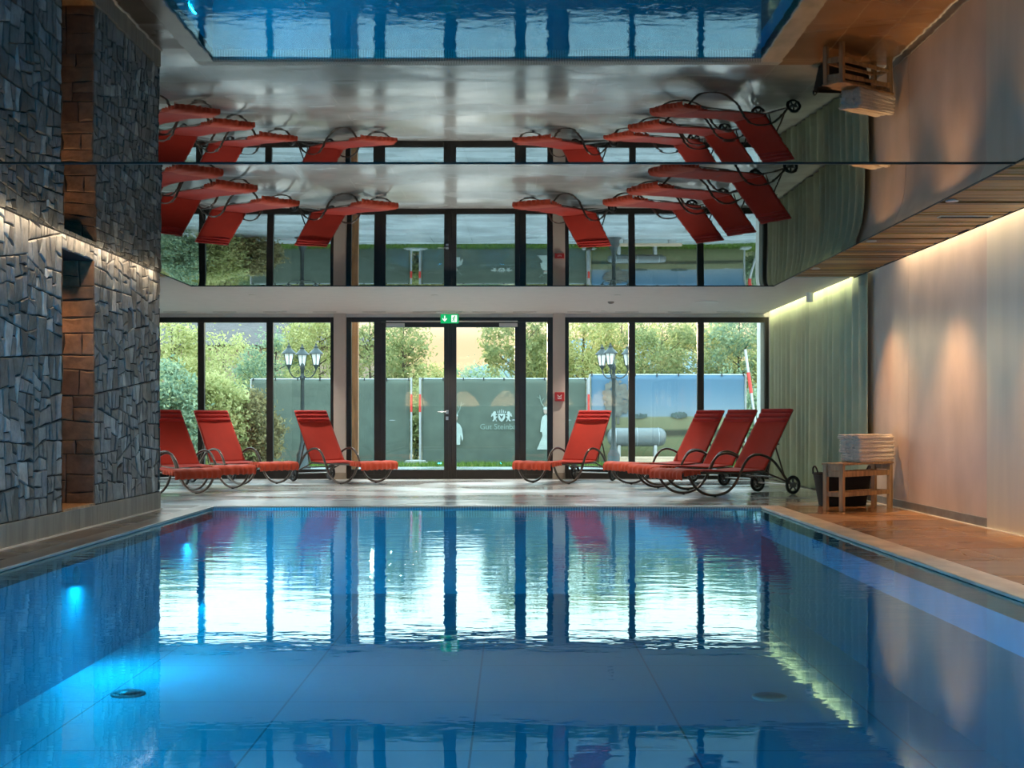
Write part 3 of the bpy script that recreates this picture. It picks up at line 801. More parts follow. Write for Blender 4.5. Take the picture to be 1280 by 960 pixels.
# ------------------------------------------------------------------ bench, towels, basket
bl = Vector((.74,.67,0)).normalized(); bs = Vector((-.67,.74,0)).normalized()
BX = Vector((3.325, 12.87, 0))
ang = math.atan2(bl.y, bl.x)
bench = empty('bench', BX, ang, 'light oak bench carrying the towels beside the plaster wall', 'bench')
BLn, BWd, BH = .93, .235, .485
for i, (x, y) in enumerate(((0,0),(BLn-.045,0),(0,BWd-.045),(BLn-.045,BWd-.045))):
    b = MB(); b.cbox(x, x+.045, y, y+.045, 0, BH-.02, .004); b.build('leg', M['oak'], bench)
b = MB(); b.cbox(-.01, BLn+.01, -.01, BWd+.01, BH-.02, BH, .004); b.build('bench_top', M['oak'], bench)
for z0, z1, nm in ((.345,.40,'apron'), (.145,.19,'stretcher')):
    for q in ((.045, BLn-.045, .010, .032), (.045, BLn-.045, BWd-.032, BWd-.010), (.010, .032, .045, BWd-.045), (BLn-.032, BLn-.010, .045, BWd-.045)):
        b = MB(); b.cbox(*q, z0, z1, .003); b.build(nm, M['oak'], bench)
for q in ((.010, .03), (BLn-.03, BLn-.01)):
    b = MB(); b.cbox(*q, .045, BWd-.045, .405, BH-.02, .003); b.build('end_rail', M['oak'], bench)
def towel_mesh(L_, W_, T_, seed):
    """letter-folded towel: three layers joined by round folds, swept along its length"""
    rr = random.Random(seed)
    t = T_/3*.46
    path = []
    zc = [T_/6, T_/2, T_*5/6]
    a0, a1 = -W_/2+T_/5, W_/2-T_/5
    path += [(a1+.004, zc[0]), (0, zc[0]), (a0, zc[0]), (a0-T_/6, T_/3), (a0, zc[1]), (0, zc[1]+.001), (a1, zc[1]), (a1+T_/6, T_*2/3), (a1, zc[2]), (0, zc[2]+.002), (a0-.002, zc[2]-.001)]
    pts = spline([(p[0], p[1], 0) for p in path], 4)
    NL = 14
    off = []
    for i, p in enumerate(pts):
        q = pts[min(i+1, len(pts)-1)]-pts[max(i-1, 0)]; q.normalize(); off.append(Vector((-q.y, q.x, 0)))
    ph = rr.uniform(0, 6)
    mb = MB(); vs = []; m = len(pts)
    for side in (1, -1):
        for j in range(NL):
            v = j/(NL-1); e = 1 if 0 < j < NL-1 else .8
            for i in range(m):
                p = pts[i]+off[i]*t*side*e
                wob = .003*math.sin(v*9+ph+i*.1)
                vs.append(((v-.5)*L_+.004*math.sin(i*.35+ph)*(1 if v > .5 else -1), p.x+wob, p.y+.0025*math.sin(v*11+ph)))
    fs = []
    n = m*NL
    for j in range(NL-1):
        for i in range(m-1):
            q = (j*m+i, j*m+i+1, (j+1)*m+i+1, (j+1)*m+i); fs += [q, tuple(k+n for k in q)[::-1]]
    for j in range(NL-1):
        for i in (0, m-1): fs.append((j*m+i, (j+1)*m+i, (j+1)*m+i+n, j*m+i+n))
    for i in range(m-1):
        for j in (0, NL-1): fs.append((j*m+i, j*m+i+1, j*m+i+1+n, j*m+i+n))
    mb.add(vs, fs, True); return mb
TM = [towel_mesh(.66, .073, .047, 40+k) for k in range(4)]
protoT = []
cols = ('nearest the viewer', 'in the middle', 'nearest the curtain')
lays = ('lowest', 'second', 'third', 'fourth', 'fifth', 'topmost')
for c in range(3):
    for l in range(6):
        if len(protoT) < 4: o = TM[len(protoT)].build('towel', M['towel']); protoT.append(o)
        else: o = protoT[(c*6+l) % 4].copy(); COL.objects.link(o)
        u = .635+random.uniform(-.012,.012)-(.03 if l == 5 else 0); w = .040+c*.077+random.uniform(-.004,.004)
        p = BX+bl*u+bs*w
        o.location = (p.x, p.y, BH+.002+l*.0475); o.rotation_euler = (0, 0, ang+random.uniform(-.02,.02)+(PI if random.random() < .4 else 0))
        tag(o, f'folded beige towel on the bench, {lays[l]} of six in the stack {cols[c]}', 'towel', 'folded towels on the bench')
bk = empty('laundry_basket', (3.56, 13.80, 0), 0.15, 'black woven basket on the floor behind the oak bench', 'basket')
b = MB()
def ring(s, z, dx=.30, dy=.16, n=40):
    out = []
    for k in range(n):
        a = 2*PI*k/n; c, d_ = math.cos(a), math.sin(a)
        out.append((s*dx*math.copysign(abs(c)**.45, c), s*dy*math.copysign(abs(d_)**.45, d_), z))
    return out
rs = [ring(.80+.2*z/.35+.006*(i % 2), z) for i, z in enumerate([.003+.0145*k for k in range(24)])]
rs += [ring(.97, .335), ring(.80, .02)]
vs = [p for r_ in rs for p in r_]; n = 40; fs = [tuple(range(n))[::-1]]
for i in range(len(rs)-1):
    for k in range(n): fs.append((i*n+k, i*n+(k+1)%n, (i+1)*n+(k+1)%n, (i+1)*n+k))
fs.append(tuple((len(rs)-1)*n+k for k in range(n)))
b.add(vs, fs, True); b.build('basket_body', M['basket'], bk)
b = MB(); b.tube(ring(1.0, .345), .010, 8, closed=True); b.build('rim', M['basket'], bk)
for s in (-1, 1):
    b = MB(); b.tube(spline([(s*.30,-.07,.34),(s*.31,-.05,.40),(s*.31,0,.425),(s*.31,.05,.40),(s*.30,.07,.34)],5), .009, 8); b.build('handle', M['basket'], bk)

# ------------------------------------------------------------------ signs and fittings
p = at(562, 398.3, 19.45)
ex = empty('exit_sign', p, 0, 'lit green emergency exit sign with arrow and running figure above the door', 'exit sign')
b = MB(); b.cbox(-.138,.138,0,.03,-.07,.07,.004); b.build('sign_face', M['exit_green'], ex)
b = MB(); b.poly([(-.082,.045),(-.066,.045),(-.066,-.012),(-.040,.012),(-.040,-.010),(-.074,-.046),(-.108,-.010),(-.108,.012),(-.082,-.012)], -.0005, .002)
b.build('arrow', M['exit_white'], ex)
b = MB(); b.poly([(.028,-.052),(.112,-.052),(.112,.052),(.028,.052)], -.0003, .001); b.build('door_symbol', M['exit_white'], ex)
b = MB()
def stick(mb, a, c, w, y, th):
    a = Vector(a); c = Vector(c); d_ = (c-a).normalized(); q = Vector((-d_.y, d_.x))*w/2
    mb.poly([tuple(a+q), tuple(a-q), tuple(c-q), tuple(c+q)], y, th)
b.poly([(.076+.010*math.cos(t), .035+.010*math.sin(t)) for t in [2*PI*k/12 for k in range(12)]], -.0018, .002)
for a, c in (((.070,.022),(.060,-.008)), ((.060,-.008),(.075,-.024)), ((.075,-.024),(.068,-.044)), ((.060,-.008),(.050,-.030)), ((.050,-.030),(.036,-.036)), ((.070,.018),(.088,.006)), ((.068,.020),(.050,.010)), ((.050,.010),(.046,-.004))):
    stick(b, a, c, .011, -.0018, .002)
b.build('running_figure', M['exit_green'], ex)
b = MB(); b.cbox(-.20,.20,-.01,.05,.10,.118,.003); b.tube([(-.09,.015,.07),(-.09,.015,.11)], .006, 8); b.tube([(.09,.015,.07),(.09,.015,.11)], .006, 8)
b.tube([(0,.015,.115),(0,.015,SOF-p.z)], .006, 8); b.build('mounting_rail', M['white_plastic'], ex)
p = Vector((wx(699), WIN-.10, wz(496)))
al = empty('fire_alarm_box', p, 0, 'red fire alarm call box on the column right of the door', 'fire alarm')
b = MB(); b.cbox(-.075,.075,-.05,0,-.07,.07,.008); b.build('housing', M['alarm_red'], al)
b = MB()
b.poly([(-.03,-.035),(.03,-.035),(.03,-.022),(-.03,-.022)], -.050, .003)
b.poly([(-.03,-.012),(-.02,-.012),(-.012,.012),(-.030,.03),(-.036,.022),(-.022,.008)], -.050, .003)
b.poly([(.03,-.012),(.02,-.012),(.012,.012),(.030,.03),(.036,.022),(.022,.008)], -.050, .003)
b.poly([(.009*math.cos(t), .0+.009*math.sin(t)) for t in [2*PI*k/12 for k in range(12)]], -.050, .003)
b.build('symbol', M['white_plastic'], al)

def downlight_proto():
    r = empty('downlight')
    b = MB(); b.lathe([(.030,-.002),(.046,-.006),(.048,0)], 24); b.lathe([(.030,-.002),(.030,.05),(0,.052)], 24); b.build('ring', M['closer'], r)
    b = MB(); b.lathe([(0,.004),(.020,.004),(.024,.012),(.024,.03)], 20); b.build('bulb', M['lamp_warm'], r)
    return r
dl = downlight_proto()
spots = []
first = True
for row, Y in (('row nearer the pool', 16.9), ('row next to the glazing', 19.35)):
    for where, X in (('leftmost', -3.43), ('middle', -1.02), ('rightmost', 1.39)):
        o = dl if first else copy_tree(dl); first = False
        o.location = (X, Y, SOF-.001); tag(o, f'small round downlight in the white ceiling, {where} of the {row}', 'downlight', 'downlights in the white ceiling'); spots.append(('c', o.location.copy()))
for k, Y in enumerate((13.9, 11.75, 9.6, 7.45, 5.3)):
    o = copy_tree(dl); o.location = (3.3, Y, SOF-.003)
    tag(o, 'small round downlight in the wood soffit, %s one from the curtain' % ('first','second','third','fourth','fifth')[k], 'downlight', 'downlights in the wood soffit'); spots.append(('w', o.location.copy()))
r = empty('ceiling_sensor', (1.38, 17.86, SOF), 0, 'small dark round sensor on the white ceiling', 'sensor')
b = MB(); b.lathe([(.045,0),(.045,-.012),(.030,-.028),(0,-.034)], 20); b.build('sensor_body', M['sensor'], r)
r = empty('ceiling_speaker', (2.72, 17.9, SOF), 0, 'flush round pale speaker in the white ceiling', 'speaker')
b = MB(); b.lathe([(.17,0),(.17,-.004),(.155,-.006)], 32); b.build('ring', M['closer'], r); b = MB(); b.lathe([(.154,-.001),(.10,-.005),(0,-.006)], 32); b.build('grille', M['white_plastic'], r)
r = empty('ceiling_spotlight', (3.86, 16.6, SOF), 0, 'white cylinder spotlight on the ceiling beside the curtain', 'spotlight')
b = MB(); b.lathe([(.052,0),(.052,-.012),(.045,-.012),(.045,-.115),(.038,-.118),(.036,-.10),(0,-.098)], 24); b.build('spotlight_body', M['white_plastic'], r)
sl = None
for k, (px, w) in enumerate(((218, 30), (280, 30), (343, 30), (405, 30), (467, 30), (530, 30), (605, 30), (656, 30), (724, 30), (784, 30), (850, 30), (911, 30))):
    X = (px-640)*19.5/F
    o = MB(); o.cbox(-.18, .18, -.012, .012, -.003, .004, .001); ob = o.build('ceiling_air_slot', M['sensor']) if sl is None else sl.copy()
    if sl is None: sl = ob
    else: COL.objects.link(ob)
    ob.location = (X, 19.55, SOF-.001)
    tag(ob, 'thin dark air slot in the white ceiling, %s from the stone wall' % ('first','second','third','fourth','fifth','sixth','seventh','eighth','ninth','tenth','eleventh','twelfth')[k], 'air slot', 'air slots along the glazing')
r = empty('ceiling_diffuser', (3.66, 10.35, SOF-.002), 0, 'slim silver linear diffuser set across the wood soffit', 'diffuser')
b = MB(); b.cbox(-.21,.21,-.045,.045,-.006,.006,.002); b.build('diffuser_frame', M['steel'], r)
b = MB(); [b.box(-.20,.20,-.034+.02*k,-.026+.02*k,-.008,-.005) for k in range(4)]; b.build('slot', M['dark'], r)

# underwater lamps
for k, (Y, lab) in enumerate(((9.3, 'round underwater lamp in the left pool wall below the stone doorway'), (12.5, 'round underwater lamp in the left pool wall near the far end'), (5.8, 'round underwater lamp added out of view in the left pool wall to brighten the water'))):  # last lamp is unseen, added to brighten the pool
    r = empty('underwater_lamp', (PL, Y, -.20), 0, lab, 'pool lamp', 'underwater lamps')
    Mx = Matrix.Rotation(PI/2, 4, 'Y')
    b = MB(); b.lathe([(.045,0),(.06,.0),(.06,.014),(.045,.018)], 28); b.build('lamp_ring', M['steel'], r, Mx)
    b = MB(); b.lathe([(0,.018),(.025,.016),(.044,.010),(.044,0)], 28); b.build('lens', M['pool_lamp'], r, Mx)

for X, lab in ((-2.2, 'added underwater fill lamp in the near pool wall, closest to the stone wall'), (-.3, 'added underwater fill lamp in the middle of the near pool wall'), (1.6, 'added underwater fill lamp in the near pool wall, closest to the plaster wall')):  # lamps outside the frame, added to light pool floor and walls evenly
    r = empty('underwater_lamp', (X, PN, -.45), 0, lab, 'pool lamp', 'underwater lamps')
    Mx = Matrix.Rotation(-PI/2, 4, 'X')
    b = MB(); b.lathe([(.045,0),(.06,.0),(.06,.014),(.045,.018)], 28); b.build('lamp_ring', M['steel'], r, Mx)
    b = MB(); b.lathe([(0,.018),(.025,.016),(.044,.010),(.044,0)], 28); b.build('lens', M['pool_lamp'], r, Mx)

# ------------------------------------------------------------------ outside
GZ = -.06
b = MB(); b.box(-40, 40, WIN+.25, 26.6, GZ-.2, GZ)
struct(b.build('ground_terrace', M['paving']), 'pale paved terrace outside the glazing', 'terrace')
b = MB(); b.box(-150, 150, 26.6, 420, GZ-.2, GZ-.01)
b.box(-60,XFAR-.11,-20,WIN+.25,GZ-.2,GZ-.01); b.box(XR+.16,60,-20,WIN+.25,GZ-.2,GZ-.01)
struct(b.build('ground', M['soil']), 'garden ground beyond the terrace', 'ground')
# lawn blades
def blades(n, x0, x1, y0, y1, z, h):
    P = RNG.uniform((x0,y0),(x1,y1),(n,2)); a = RNG.uniform(0, 2*PI, n); hh = h*RNG.uniform(.5,1.2,n); lean = RNG.normal(0,.3,(n,2))*hh[:,None]
    w = .012
    V = np.zeros((n,3,3)); V[:,0] = np.c_[P[:,0]-w*np.cos(a), P[:,1]-w*np.sin(a), np.full(n,z)]; V[:,1] = np.c_[P[:,0]+w*np.cos(a), P[:,1]+w*np.sin(a), np.full(n,z)]
    V[:,2] = np.c_[P+lean, z+hh]
    return V.reshape(-1,3), np.arange(3*n).reshape(n,3)
def npmesh(name, V, Fc, mat, parent=None):
    me = bpy.data.meshes.new(name); nf, k = Fc.shape
    me.vertices.add(len(V)); me.vertices.foreach_set('co', V.astype(np.float32).ravel())
    me.loops.add(nf*k); me.loops.foreach_set('vertex_index', Fc.astype(np.int32).ravel())
    me.polygons.add(nf); me.polygons.foreach_set('loop_start', np.arange(0, nf*k, k, dtype=np.int32))
    me.update(calc_edges=True); me.validate(); me.materials.append(mat)
    o = bpy.data.objects.new(name, me); COL.objects.link(o)
    if parent is not None: o.parent = parent
    return o
V, Fc = blades(26000, -9, 7, 26.6, 29.5, GZ-.01, .11)
tag(npmesh('grass', V, Fc, M['grass']), 'strip of green lawn at the foot of the fence', 'grass', kind='stuff')

# timber post outside the door
t = empty('timber_post', ((443.4-640)*20.35/F, 20.35, GZ), 0, 'orange brown timber post just outside the left door sidelight', 'post')
b = MB(); b.cbox(-.06,.06,-.06,.06,.05,2.75,.006); b.build('post_shaft', M['timber'], t)
b = MB(); b.cbox(-.07,.07,-.07,.07,0,.05,.004); b.build('post_shoe', M['galv'], t)

# fence ---------------------------------------------------------------------------
FY = 27.8
def fx(px): return (px-640)*FY/F
def fz(py): return H+(524-py)*FY/F
def fence(px0, px1, lab, clothm, topy=470.0, boty=583):
    x0, x1 = fx(px0), fx(px1); w = x1-x0; zt = fz(topy); zb = fz(boty)
    r = empty('mobile_fence', (x0, FY, GZ), 0, lab, 'fence', 'mobile fence panels outside')
    b = MB()
    b.tube([(0,0,.02),(0,0,zt-GZ)], .021, 10); b.tube([(w,0,.02),(w,0,zt-GZ)], .021, 10)
    for z in (zt-GZ, .09, (zt-GZ)*.52): b.tube([(0,0,z),(w,0,z)], .016, 8)
    b.build('pipe_frame', M['galv'], r)
    b = MB()
    def cl(u, v):
        return (.03+(w-.06)*u, -.028-.010*math.sin(u*17+v*3)-.010*math.sin(u*41)*(1-v)*v*3, (zb-GZ)+(zt-zb-.005-.008*abs(math.sin(u*24)))*v)
    b.slab(cl, 80, 20, lambda u, v: (0,.004,0)); c = b.build('fence_cloth', clothm, r)
    b = MB()
    for x in (0, w):
        b.cbox(x-.11, x+.11, -.30, .30, 0, .10, .012)
    b.build('foot_block', M['concrete'], r)
    b = MB()
    n = int(w/.45)
    for k in range(n+1):
        x = .05+(w-.1)*k/n; b.cbox(x-.012, x+.012, -.04, .022, zt-GZ-.035, zt-GZ+.024, .003)
    b.build('cable_tie', M['black_rubber'], r)
    return r, c
fa, ca = fence(314, 514, 'green cloth fence panel outside, behind the left window and left door leaf', M['fabric'], 474)
fb, cb = fence(526, 734, 'green cloth fence panel outside with white crest and lettering', M['fabric'], 473.5)

def poster_mat(z0, z1, k=.4):
    m, nt, out = newmat('landscape_banner_print'); L = nt.links
    tc = node(nt, 'ShaderNodeTexCoord'); sp = node(nt, 'ShaderNodeSeparateXYZ'); L.new(tc.outputs['Object'], sp.inputs[0])
    nz = node(nt, 'ShaderNodeTexNoise'); nz.inputs['Scale'].default_value = 1.2; nz.inputs['Detail'].default_value = 6
    mp = node(nt, 'ShaderNodeMapping'); mp.inputs['Scale'].default_value = (.6, 1, 1.6); L.new(tc.outputs['Object'], mp.inputs[0]); L.new(mp.outputs[0], nz.inputs['Vector'])
    ma = node(nt, 'ShaderNodeMath', operation='MULTIPLY_ADD'); ma.inputs[1].default_value = .12; L.new(nz.outputs['Fac'], ma.inputs[0]); L.new(sp.outputs['Z'], ma.inputs[2])
    mr = node(nt, 'ShaderNodeMapRange'); mr.inputs['From Min'].default_value = z0+.06; mr.inputs['From Max'].default_value = z1+.06; L.new(ma.outputs[0], mr.inputs['Value'])
    st = [(0, (.16,.19,.06)), (.20, (.32,.34,.15)), (.30, (.34,.35,.16)), (.345, (.06,.075,.035)), (.385, (.07,.085,.04)), (.41, (.38,.38,.19)), (.535, (.42,.42,.22)), (.555, (.42,.55,.62)), (.68, (.30,.48,.62)), (.85, (.16,.36,.54)), (1, (.13,.32,.50))]
    r = ramp(nt, [(p_, tuple(k*v_ for v_ in c_)) for p_, c_ in st])
    L.new(mr.outputs[0], r.inputs['Fac'])
    b = node(nt, 'ShaderNodeBsdfPrincipled'); b.inputs['Roughness'].default_value = .6; L.new(r.outputs['Color'], b.inputs['Base Color'])
    L.new(b.outputs[0], out.inputs['Surface']); return m
fcn, cc = fence(737, 932, 'fence panel outside with a blue sky and meadow landscape banner', poster_mat(fz(583)-GZ, fz(469)-GZ), 468.5)
def blob(mb, cx, cz, rx, rz, n, rmin, rmax, y, seed):
    q = random.Random(seed)
    for _ in range(n):
        a = q.uniform(0, 2*PI); t = math.sqrt(q.random()); x = cx+rx*t*math.cos(a); z = cz+rz*t*math.sin(a); rr = q.uniform(rmin, rmax)
        k0 = q.uniform(0, 1)
        mb.poly([(x+rr*q.uniform(.7,1.2)*math.cos(k0+2*PI*k/7), z+rr*q.uniform(.7,1.2)*math.sin(k0+2*PI*k/7)) for k in range(7)], y-q.uniform(0,.003), .001)
lx = lambda px, base: fx(px)-fx(base)
lz = lambda py: fz(py)-GZ
b = MB(); blob(b, lx(772,737), lz(497), .30, .36, 150, .03, .07, -.056, 5); b.poly([(lx(771,737),lz(530)),(lx(774,737),lz(530)),(lx(773.5,737),lz(505)),(lx(771.5,737),lz(505))], -.055, .001)
b.build('printed_tree', M['print_tree'], cc)
b = MB(); blob(b, lx(801,737), lz(520), .13, .04, 26, .02, .035, -.056, 6); blob(b, lx(848,737), lz(519), .16, .055, 30, .02, .04, -.056, 7)
b.build('printed_bush', M['print_cloud'], cc)
# crest and lettering on the green cloth
b = MB(); ox, oz = lx(627,526), lz(521)
b.poly([(ox-.075,oz+.07),(ox+.075,oz+.07),(ox+.075,oz-.02),(ox+.045,oz-.075),(ox,oz-.11),(ox-.045,oz-.075),(ox-.075,oz-.02)], -.058, .002)
for s in (-1, 1):
    lion = [(.095,-.10),(.125,-.095),(.135,-.04),(.15,-.075),(.185,-.10),(.20,-.085),(.175,-.055),(.175,-.01),(.185,.03),(.215,.0),(.235,.015),(.215,.04),(.225,.075),(.205,.06),(.19,.085),(.17,.115),(.135,.12),(.12,.095),(.13,.07),(.095,.06),(.09,.045),(.13,.04),(.125,.0),(.095,.01),(.09,-.005),(.125,-.03),(.115,-.07)]
    b.poly([(ox+s*x, oz+z) for x, z in (lion if s > 0 else lion[::-1])], -.058, .002)
for k in range(5):
    x = ox-.08+.04*k; b.poly([(x-.012,oz+.085),(x+.012,oz+.085),(x+.006,oz+.125+.02*(2-abs(k-2))),(x-.006,oz+.125+.02*(2-abs(k-2)))], -.058, .002)
b.build('crest', M['print_white'], cb)
b = MB(); b.poly([(ox-.045,oz+.045),(ox,oz+.01),(ox+.045,oz+.045),(ox+.03,oz-.01),(ox,oz-.05),(ox-.03,oz-.01)], -.0605, .001); b.build('crest_chevron', M['print_dark'], cb)
tx = bpy.data.curves.new('lettering', 'FONT'); tx.body = 'Gut Steinbach'; tx.size = .165; tx.align_x = 'CENTER'; tx.extrude = .001
tx.materials.append(M['print_pale'])
to0 = bpy.data.objects.new('lettering_source', tx); COL.objects.link(to0); bpy.context.view_layer.update()
to = bpy.data.objects.new('lettering', bpy.data.meshes.new_from_object(to0)); COL.objects.link(to); bpy.data.objects.remove(to0); to.parent = cb; to.location = (ox, -.059, lz(536.5)); to.rotation_euler = (PI/2, 0, 0)
def figure(cx, dress):
    for_white, skin, ant, hat = MB(), MB(), MB(), MB()
    Z = lz
    b = for_white
    if not dress:
        b.poly([(cx-.10,Z(531)),(cx-.14,Z(536)),(cx-.17,Z(548)),(cx-.145,Z(552)),(cx-.11,Z(543)),(cx-.10,Z(556)),(cx+.10,Z(556)),(cx+.11,Z(543)),(cx+.145,Z(552)),(cx+.17,Z(548)),(cx+.14,Z(536)),(cx+.10,Z(531)),(cx+.03,Z(528)),(cx-.03,Z(528))], -.058, .002)
    else:
        b.poly([(cx-.07,Z(521)),(cx-.10,Z(527)),(cx-.12,Z(540)),(cx-.08,Z(540)),(cx-.07,Z(545)),(cx-.19,Z(562)),(cx+.19,Z(562)),(cx+.07,Z(545)),(cx+.08,Z(540)),(cx+.12,Z(540)),(cx+.10,Z(527)),(cx+.07,Z(521)),(cx,Z(518))], -.058, .002)
    y0 = 522.5 if not dress else 514
    skin.poly([(cx+.045*math.cos(t), Z(y0)+.062*math.sin(t)) for t in [2*PI*k/14 for k in range(14)]], -.058, .002)
    hat.poly([(cx-.06,Z(y0-2.2)),(cx+.06,Z(y0-2.2)),(cx+.045,Z(y0-4.5)),(cx,Z(y0-5.6)),(cx-.045,Z(y0-4.5))], -.0605, .001)
    for s in (-1, 1):
        a0 = (cx+s*.03, Z(y0-5)); a1 = (cx+s*.10, Z(y0-11)); a2 = (cx+s*.13, Z(y0-20))
        stick(ant, a0, a1, .014, -.058, .002); stick(ant, a1, a2, .012, -.058, .002)
        stick(ant, a1, (cx+s*.04, Z(y0-16)), .010, -.058, .002); stick(ant, ((a1[0]+a2[0])/2, (a1[1]+a2[1])/2), (cx+s*.19, Z(y0-18)), .010, -.058, .002)
    for mb, nm, mt in ((for_white,'printed_shirt','print_white'),(skin,'printed_face','print_skin'),(hat,'printed_cap','print_white'),(ant,'printed_antlers','print_pale')):
        mb.build(nm, M[mt], cb)
figure(lx(569.5,526), False); figure(lx(682,526), True)
for px, lab in ((514.6, 'red tipped galvanised pole at the left side of the fence gap'), (525.4, 'red tipped galvanised pole at the right side of the fence gap'), (735.5, 'red tipped pole between the green cloth and the landscape banner')):
    r = empty('fence_pole', (fx(px), FY-.10, GZ), 0, lab, 'pole', 'red tipped fence poles')
    b = MB(); b.tube([(0,0,0),(0,0,lz(472))], .022, 10); b.build('pole_shaft', M['galv'], r)
    b = MB(); b.tube([(0,0,lz(515)),(0,0,lz(493))], .0255, 10); b.build('red_sleeve', M['redpaint'], r)
    b = MB(); b.cbox(-.16,.16,-.10,.10,0,.07,.01); b.build('pole_foot', M['concrete'], r)
r = empty('leaning_pole', (fx(948), FY-.3, GZ), 0, 'white pole with red band leaning at the right end of the banner', 'pole')
top = Vector((fx(931)-fx(948), .25, lz(437))); d_ = top
b = MB(); b.tube([(0,0,0), top], .030, 12); b.build('pole_shaft', M['galv'], r)
b = MB(); b.tube([d_*.62, d_*.80], .039, 12); b.build('red_band', M['redpaint'], r)

# tank, beam
r = empty('gas_tank', ((796-640)*26.9/F, 26.9, GZ-.005), 0, 'pale horizontal cylindrical tank in front of the landscape banner', 'tank')
prof = [(0,-.62),(.08,-.61),(.15,-.575),(.185,-.52),(.195,-.45),(.195,.45),(.185,.52),(.15,.575),(.08,.61),(0,.62)]
Mx = Matrix.Translation((0,0,.62)) @ Matrix.Rotation(PI/2, 4, 'Y')
b = MB(); b.lathe(prof, 28); b.build('tank_shell', M['tank'], r, Mx)
b = MB()
for z in (-.45, 0, .45): b.tube([(.199*math.cos(t), .199*math.sin(t), z) for t in [2*PI*k/28 for k in range(28)]], .006, 6, closed=True)
b.build('band', M['galv'], r, Mx)
for x in (-.38, .38):
    b = MB(); b.cbox(x-.03,x+.03,-.14,.14,0,.45,.006); b.build('support', M['concrete'], r)
r = MB(); r.cbox(-.65,.65,-.06,.06,0,.11,.008)
o = r.build('timber_beam', M['plank']); o.location = ((812-640)*25.6/F, 25.6, GZ+.13); tag(o, 'pale timber beam on two blocks in front of the tank', 'beam')
for s, l2 in ((-1, 'left'), (1, 'right')):
    q = MB(); q.cbox(-.07,.07,-.10,.10,0,.13,.01); o2 = q.build('support_block', M['concrete']); o2.location = (o.location.x+s*.45, 25.6, GZ); tag(o2, f'grey block under the {l2} end of the pale beam', 'block', 'blocks under the beam')

# lamp posts ------------------------------------------------------------------------
def lantern(parent, x, y, z):
    b = MB(); b.lathe([(.055,0),(.062,.01),(.10,.215),(.108,.225)], 6, (x,y,z), smooth=False)
    l = b.build('lantern_glass', M['lantern_glass'], parent)
    b = MB()
    for k in range(6):
        a = 2*PI*k/6; b.tube([(x+.06*math.cos(a),y+.06*math.sin(a),z),(x+.109*math.cos(a),y+.109*math.sin(a),z+.228)], .0085, 6)
    b.tube([(x+.062*math.cos(2*PI*k/6),y+.062*math.sin(2*PI*k/6),z) for k in range(6)], .010, 6, closed=True)
    b.tube([(x+.110*math.cos(2*PI*k/6),y+.110*math.sin(2*PI*k/6),z+.228) for k in range(6)], .011, 6, closed=True)
    b.lathe([(.012,-.09),(.03,-.05),(.045,-.02),(.058,0)], 12, (x,y,z))
    b.build('cage', M['iron'], l)
    b = MB(); b.lathe([(.145,.222),(.135,.238),(.085,.285),(.045,.325),(.038,.345),(.05,.355),(.02,.375),(.012,.40),(.018,.412),(0,.43)], 12, (x,y,z)); b.build('cap', M['iron'], l)
def lamp_post(px, Y, lab, rot):
    r = empty('lamp_post', ((px-640)*Y/F, Y, GZ), rot, lab, 'lamp post', 'three-lantern lamp posts outside')
    b = MB(); b.lathe([(.16,0),(.16,.05),(.12,.08),(.12,.30),(.085,.36),(.07,.42),(.055,.50)], 16); b.build('pole_base', M['iron'], r)
    b = MB(); b.lathe([(.055,.50),(.042,.56),(.036,1.75),(.05,1.77),(.05,1.80),(.036,1.82),(.034,1.95),(.05,1.97),(.042,2.04),(.022,2.08)], 16); b.build('pole', M['iron'], r)
    for a in (0, 2*PI/3, 4*PI/3):
        c, s = math.cos(a), math.sin(a)
        pts = [(0,1.86),(.08,1.80),(.17,1.80),(.25,1.86),(.29,1.93),(.30,1.96)]
        b = MB(); b.tube([(p.x*c, p.x*s, p.y) for p in spline([(q[0], q[1], 0) for q in pts], 5)], .013, 8)
        sc_ = [(.05+.04*math.cos(t)*(1-t/9), 1.93+.04*math.sin(t)*(1-t/9)) for t in [k*.5 for k in range(14)]]
        b.tube([(p[0]*c+.05*c, p[0]*s+.05*s, p[1]-.03) for p in sc_], .008, 6)
        b.build('arm', M['iron'], r); lantern(r, .30*c, .30*s, 2.04)
    return r
lamp_post(378, 25.0, 'three-lantern iron lamp post outside, behind the lounger left of the door', math.radians(-20))
lamp_post(767, 25.0, 'three-lantern iron lamp post outside, in front of the landscape banner', math.radians(14))

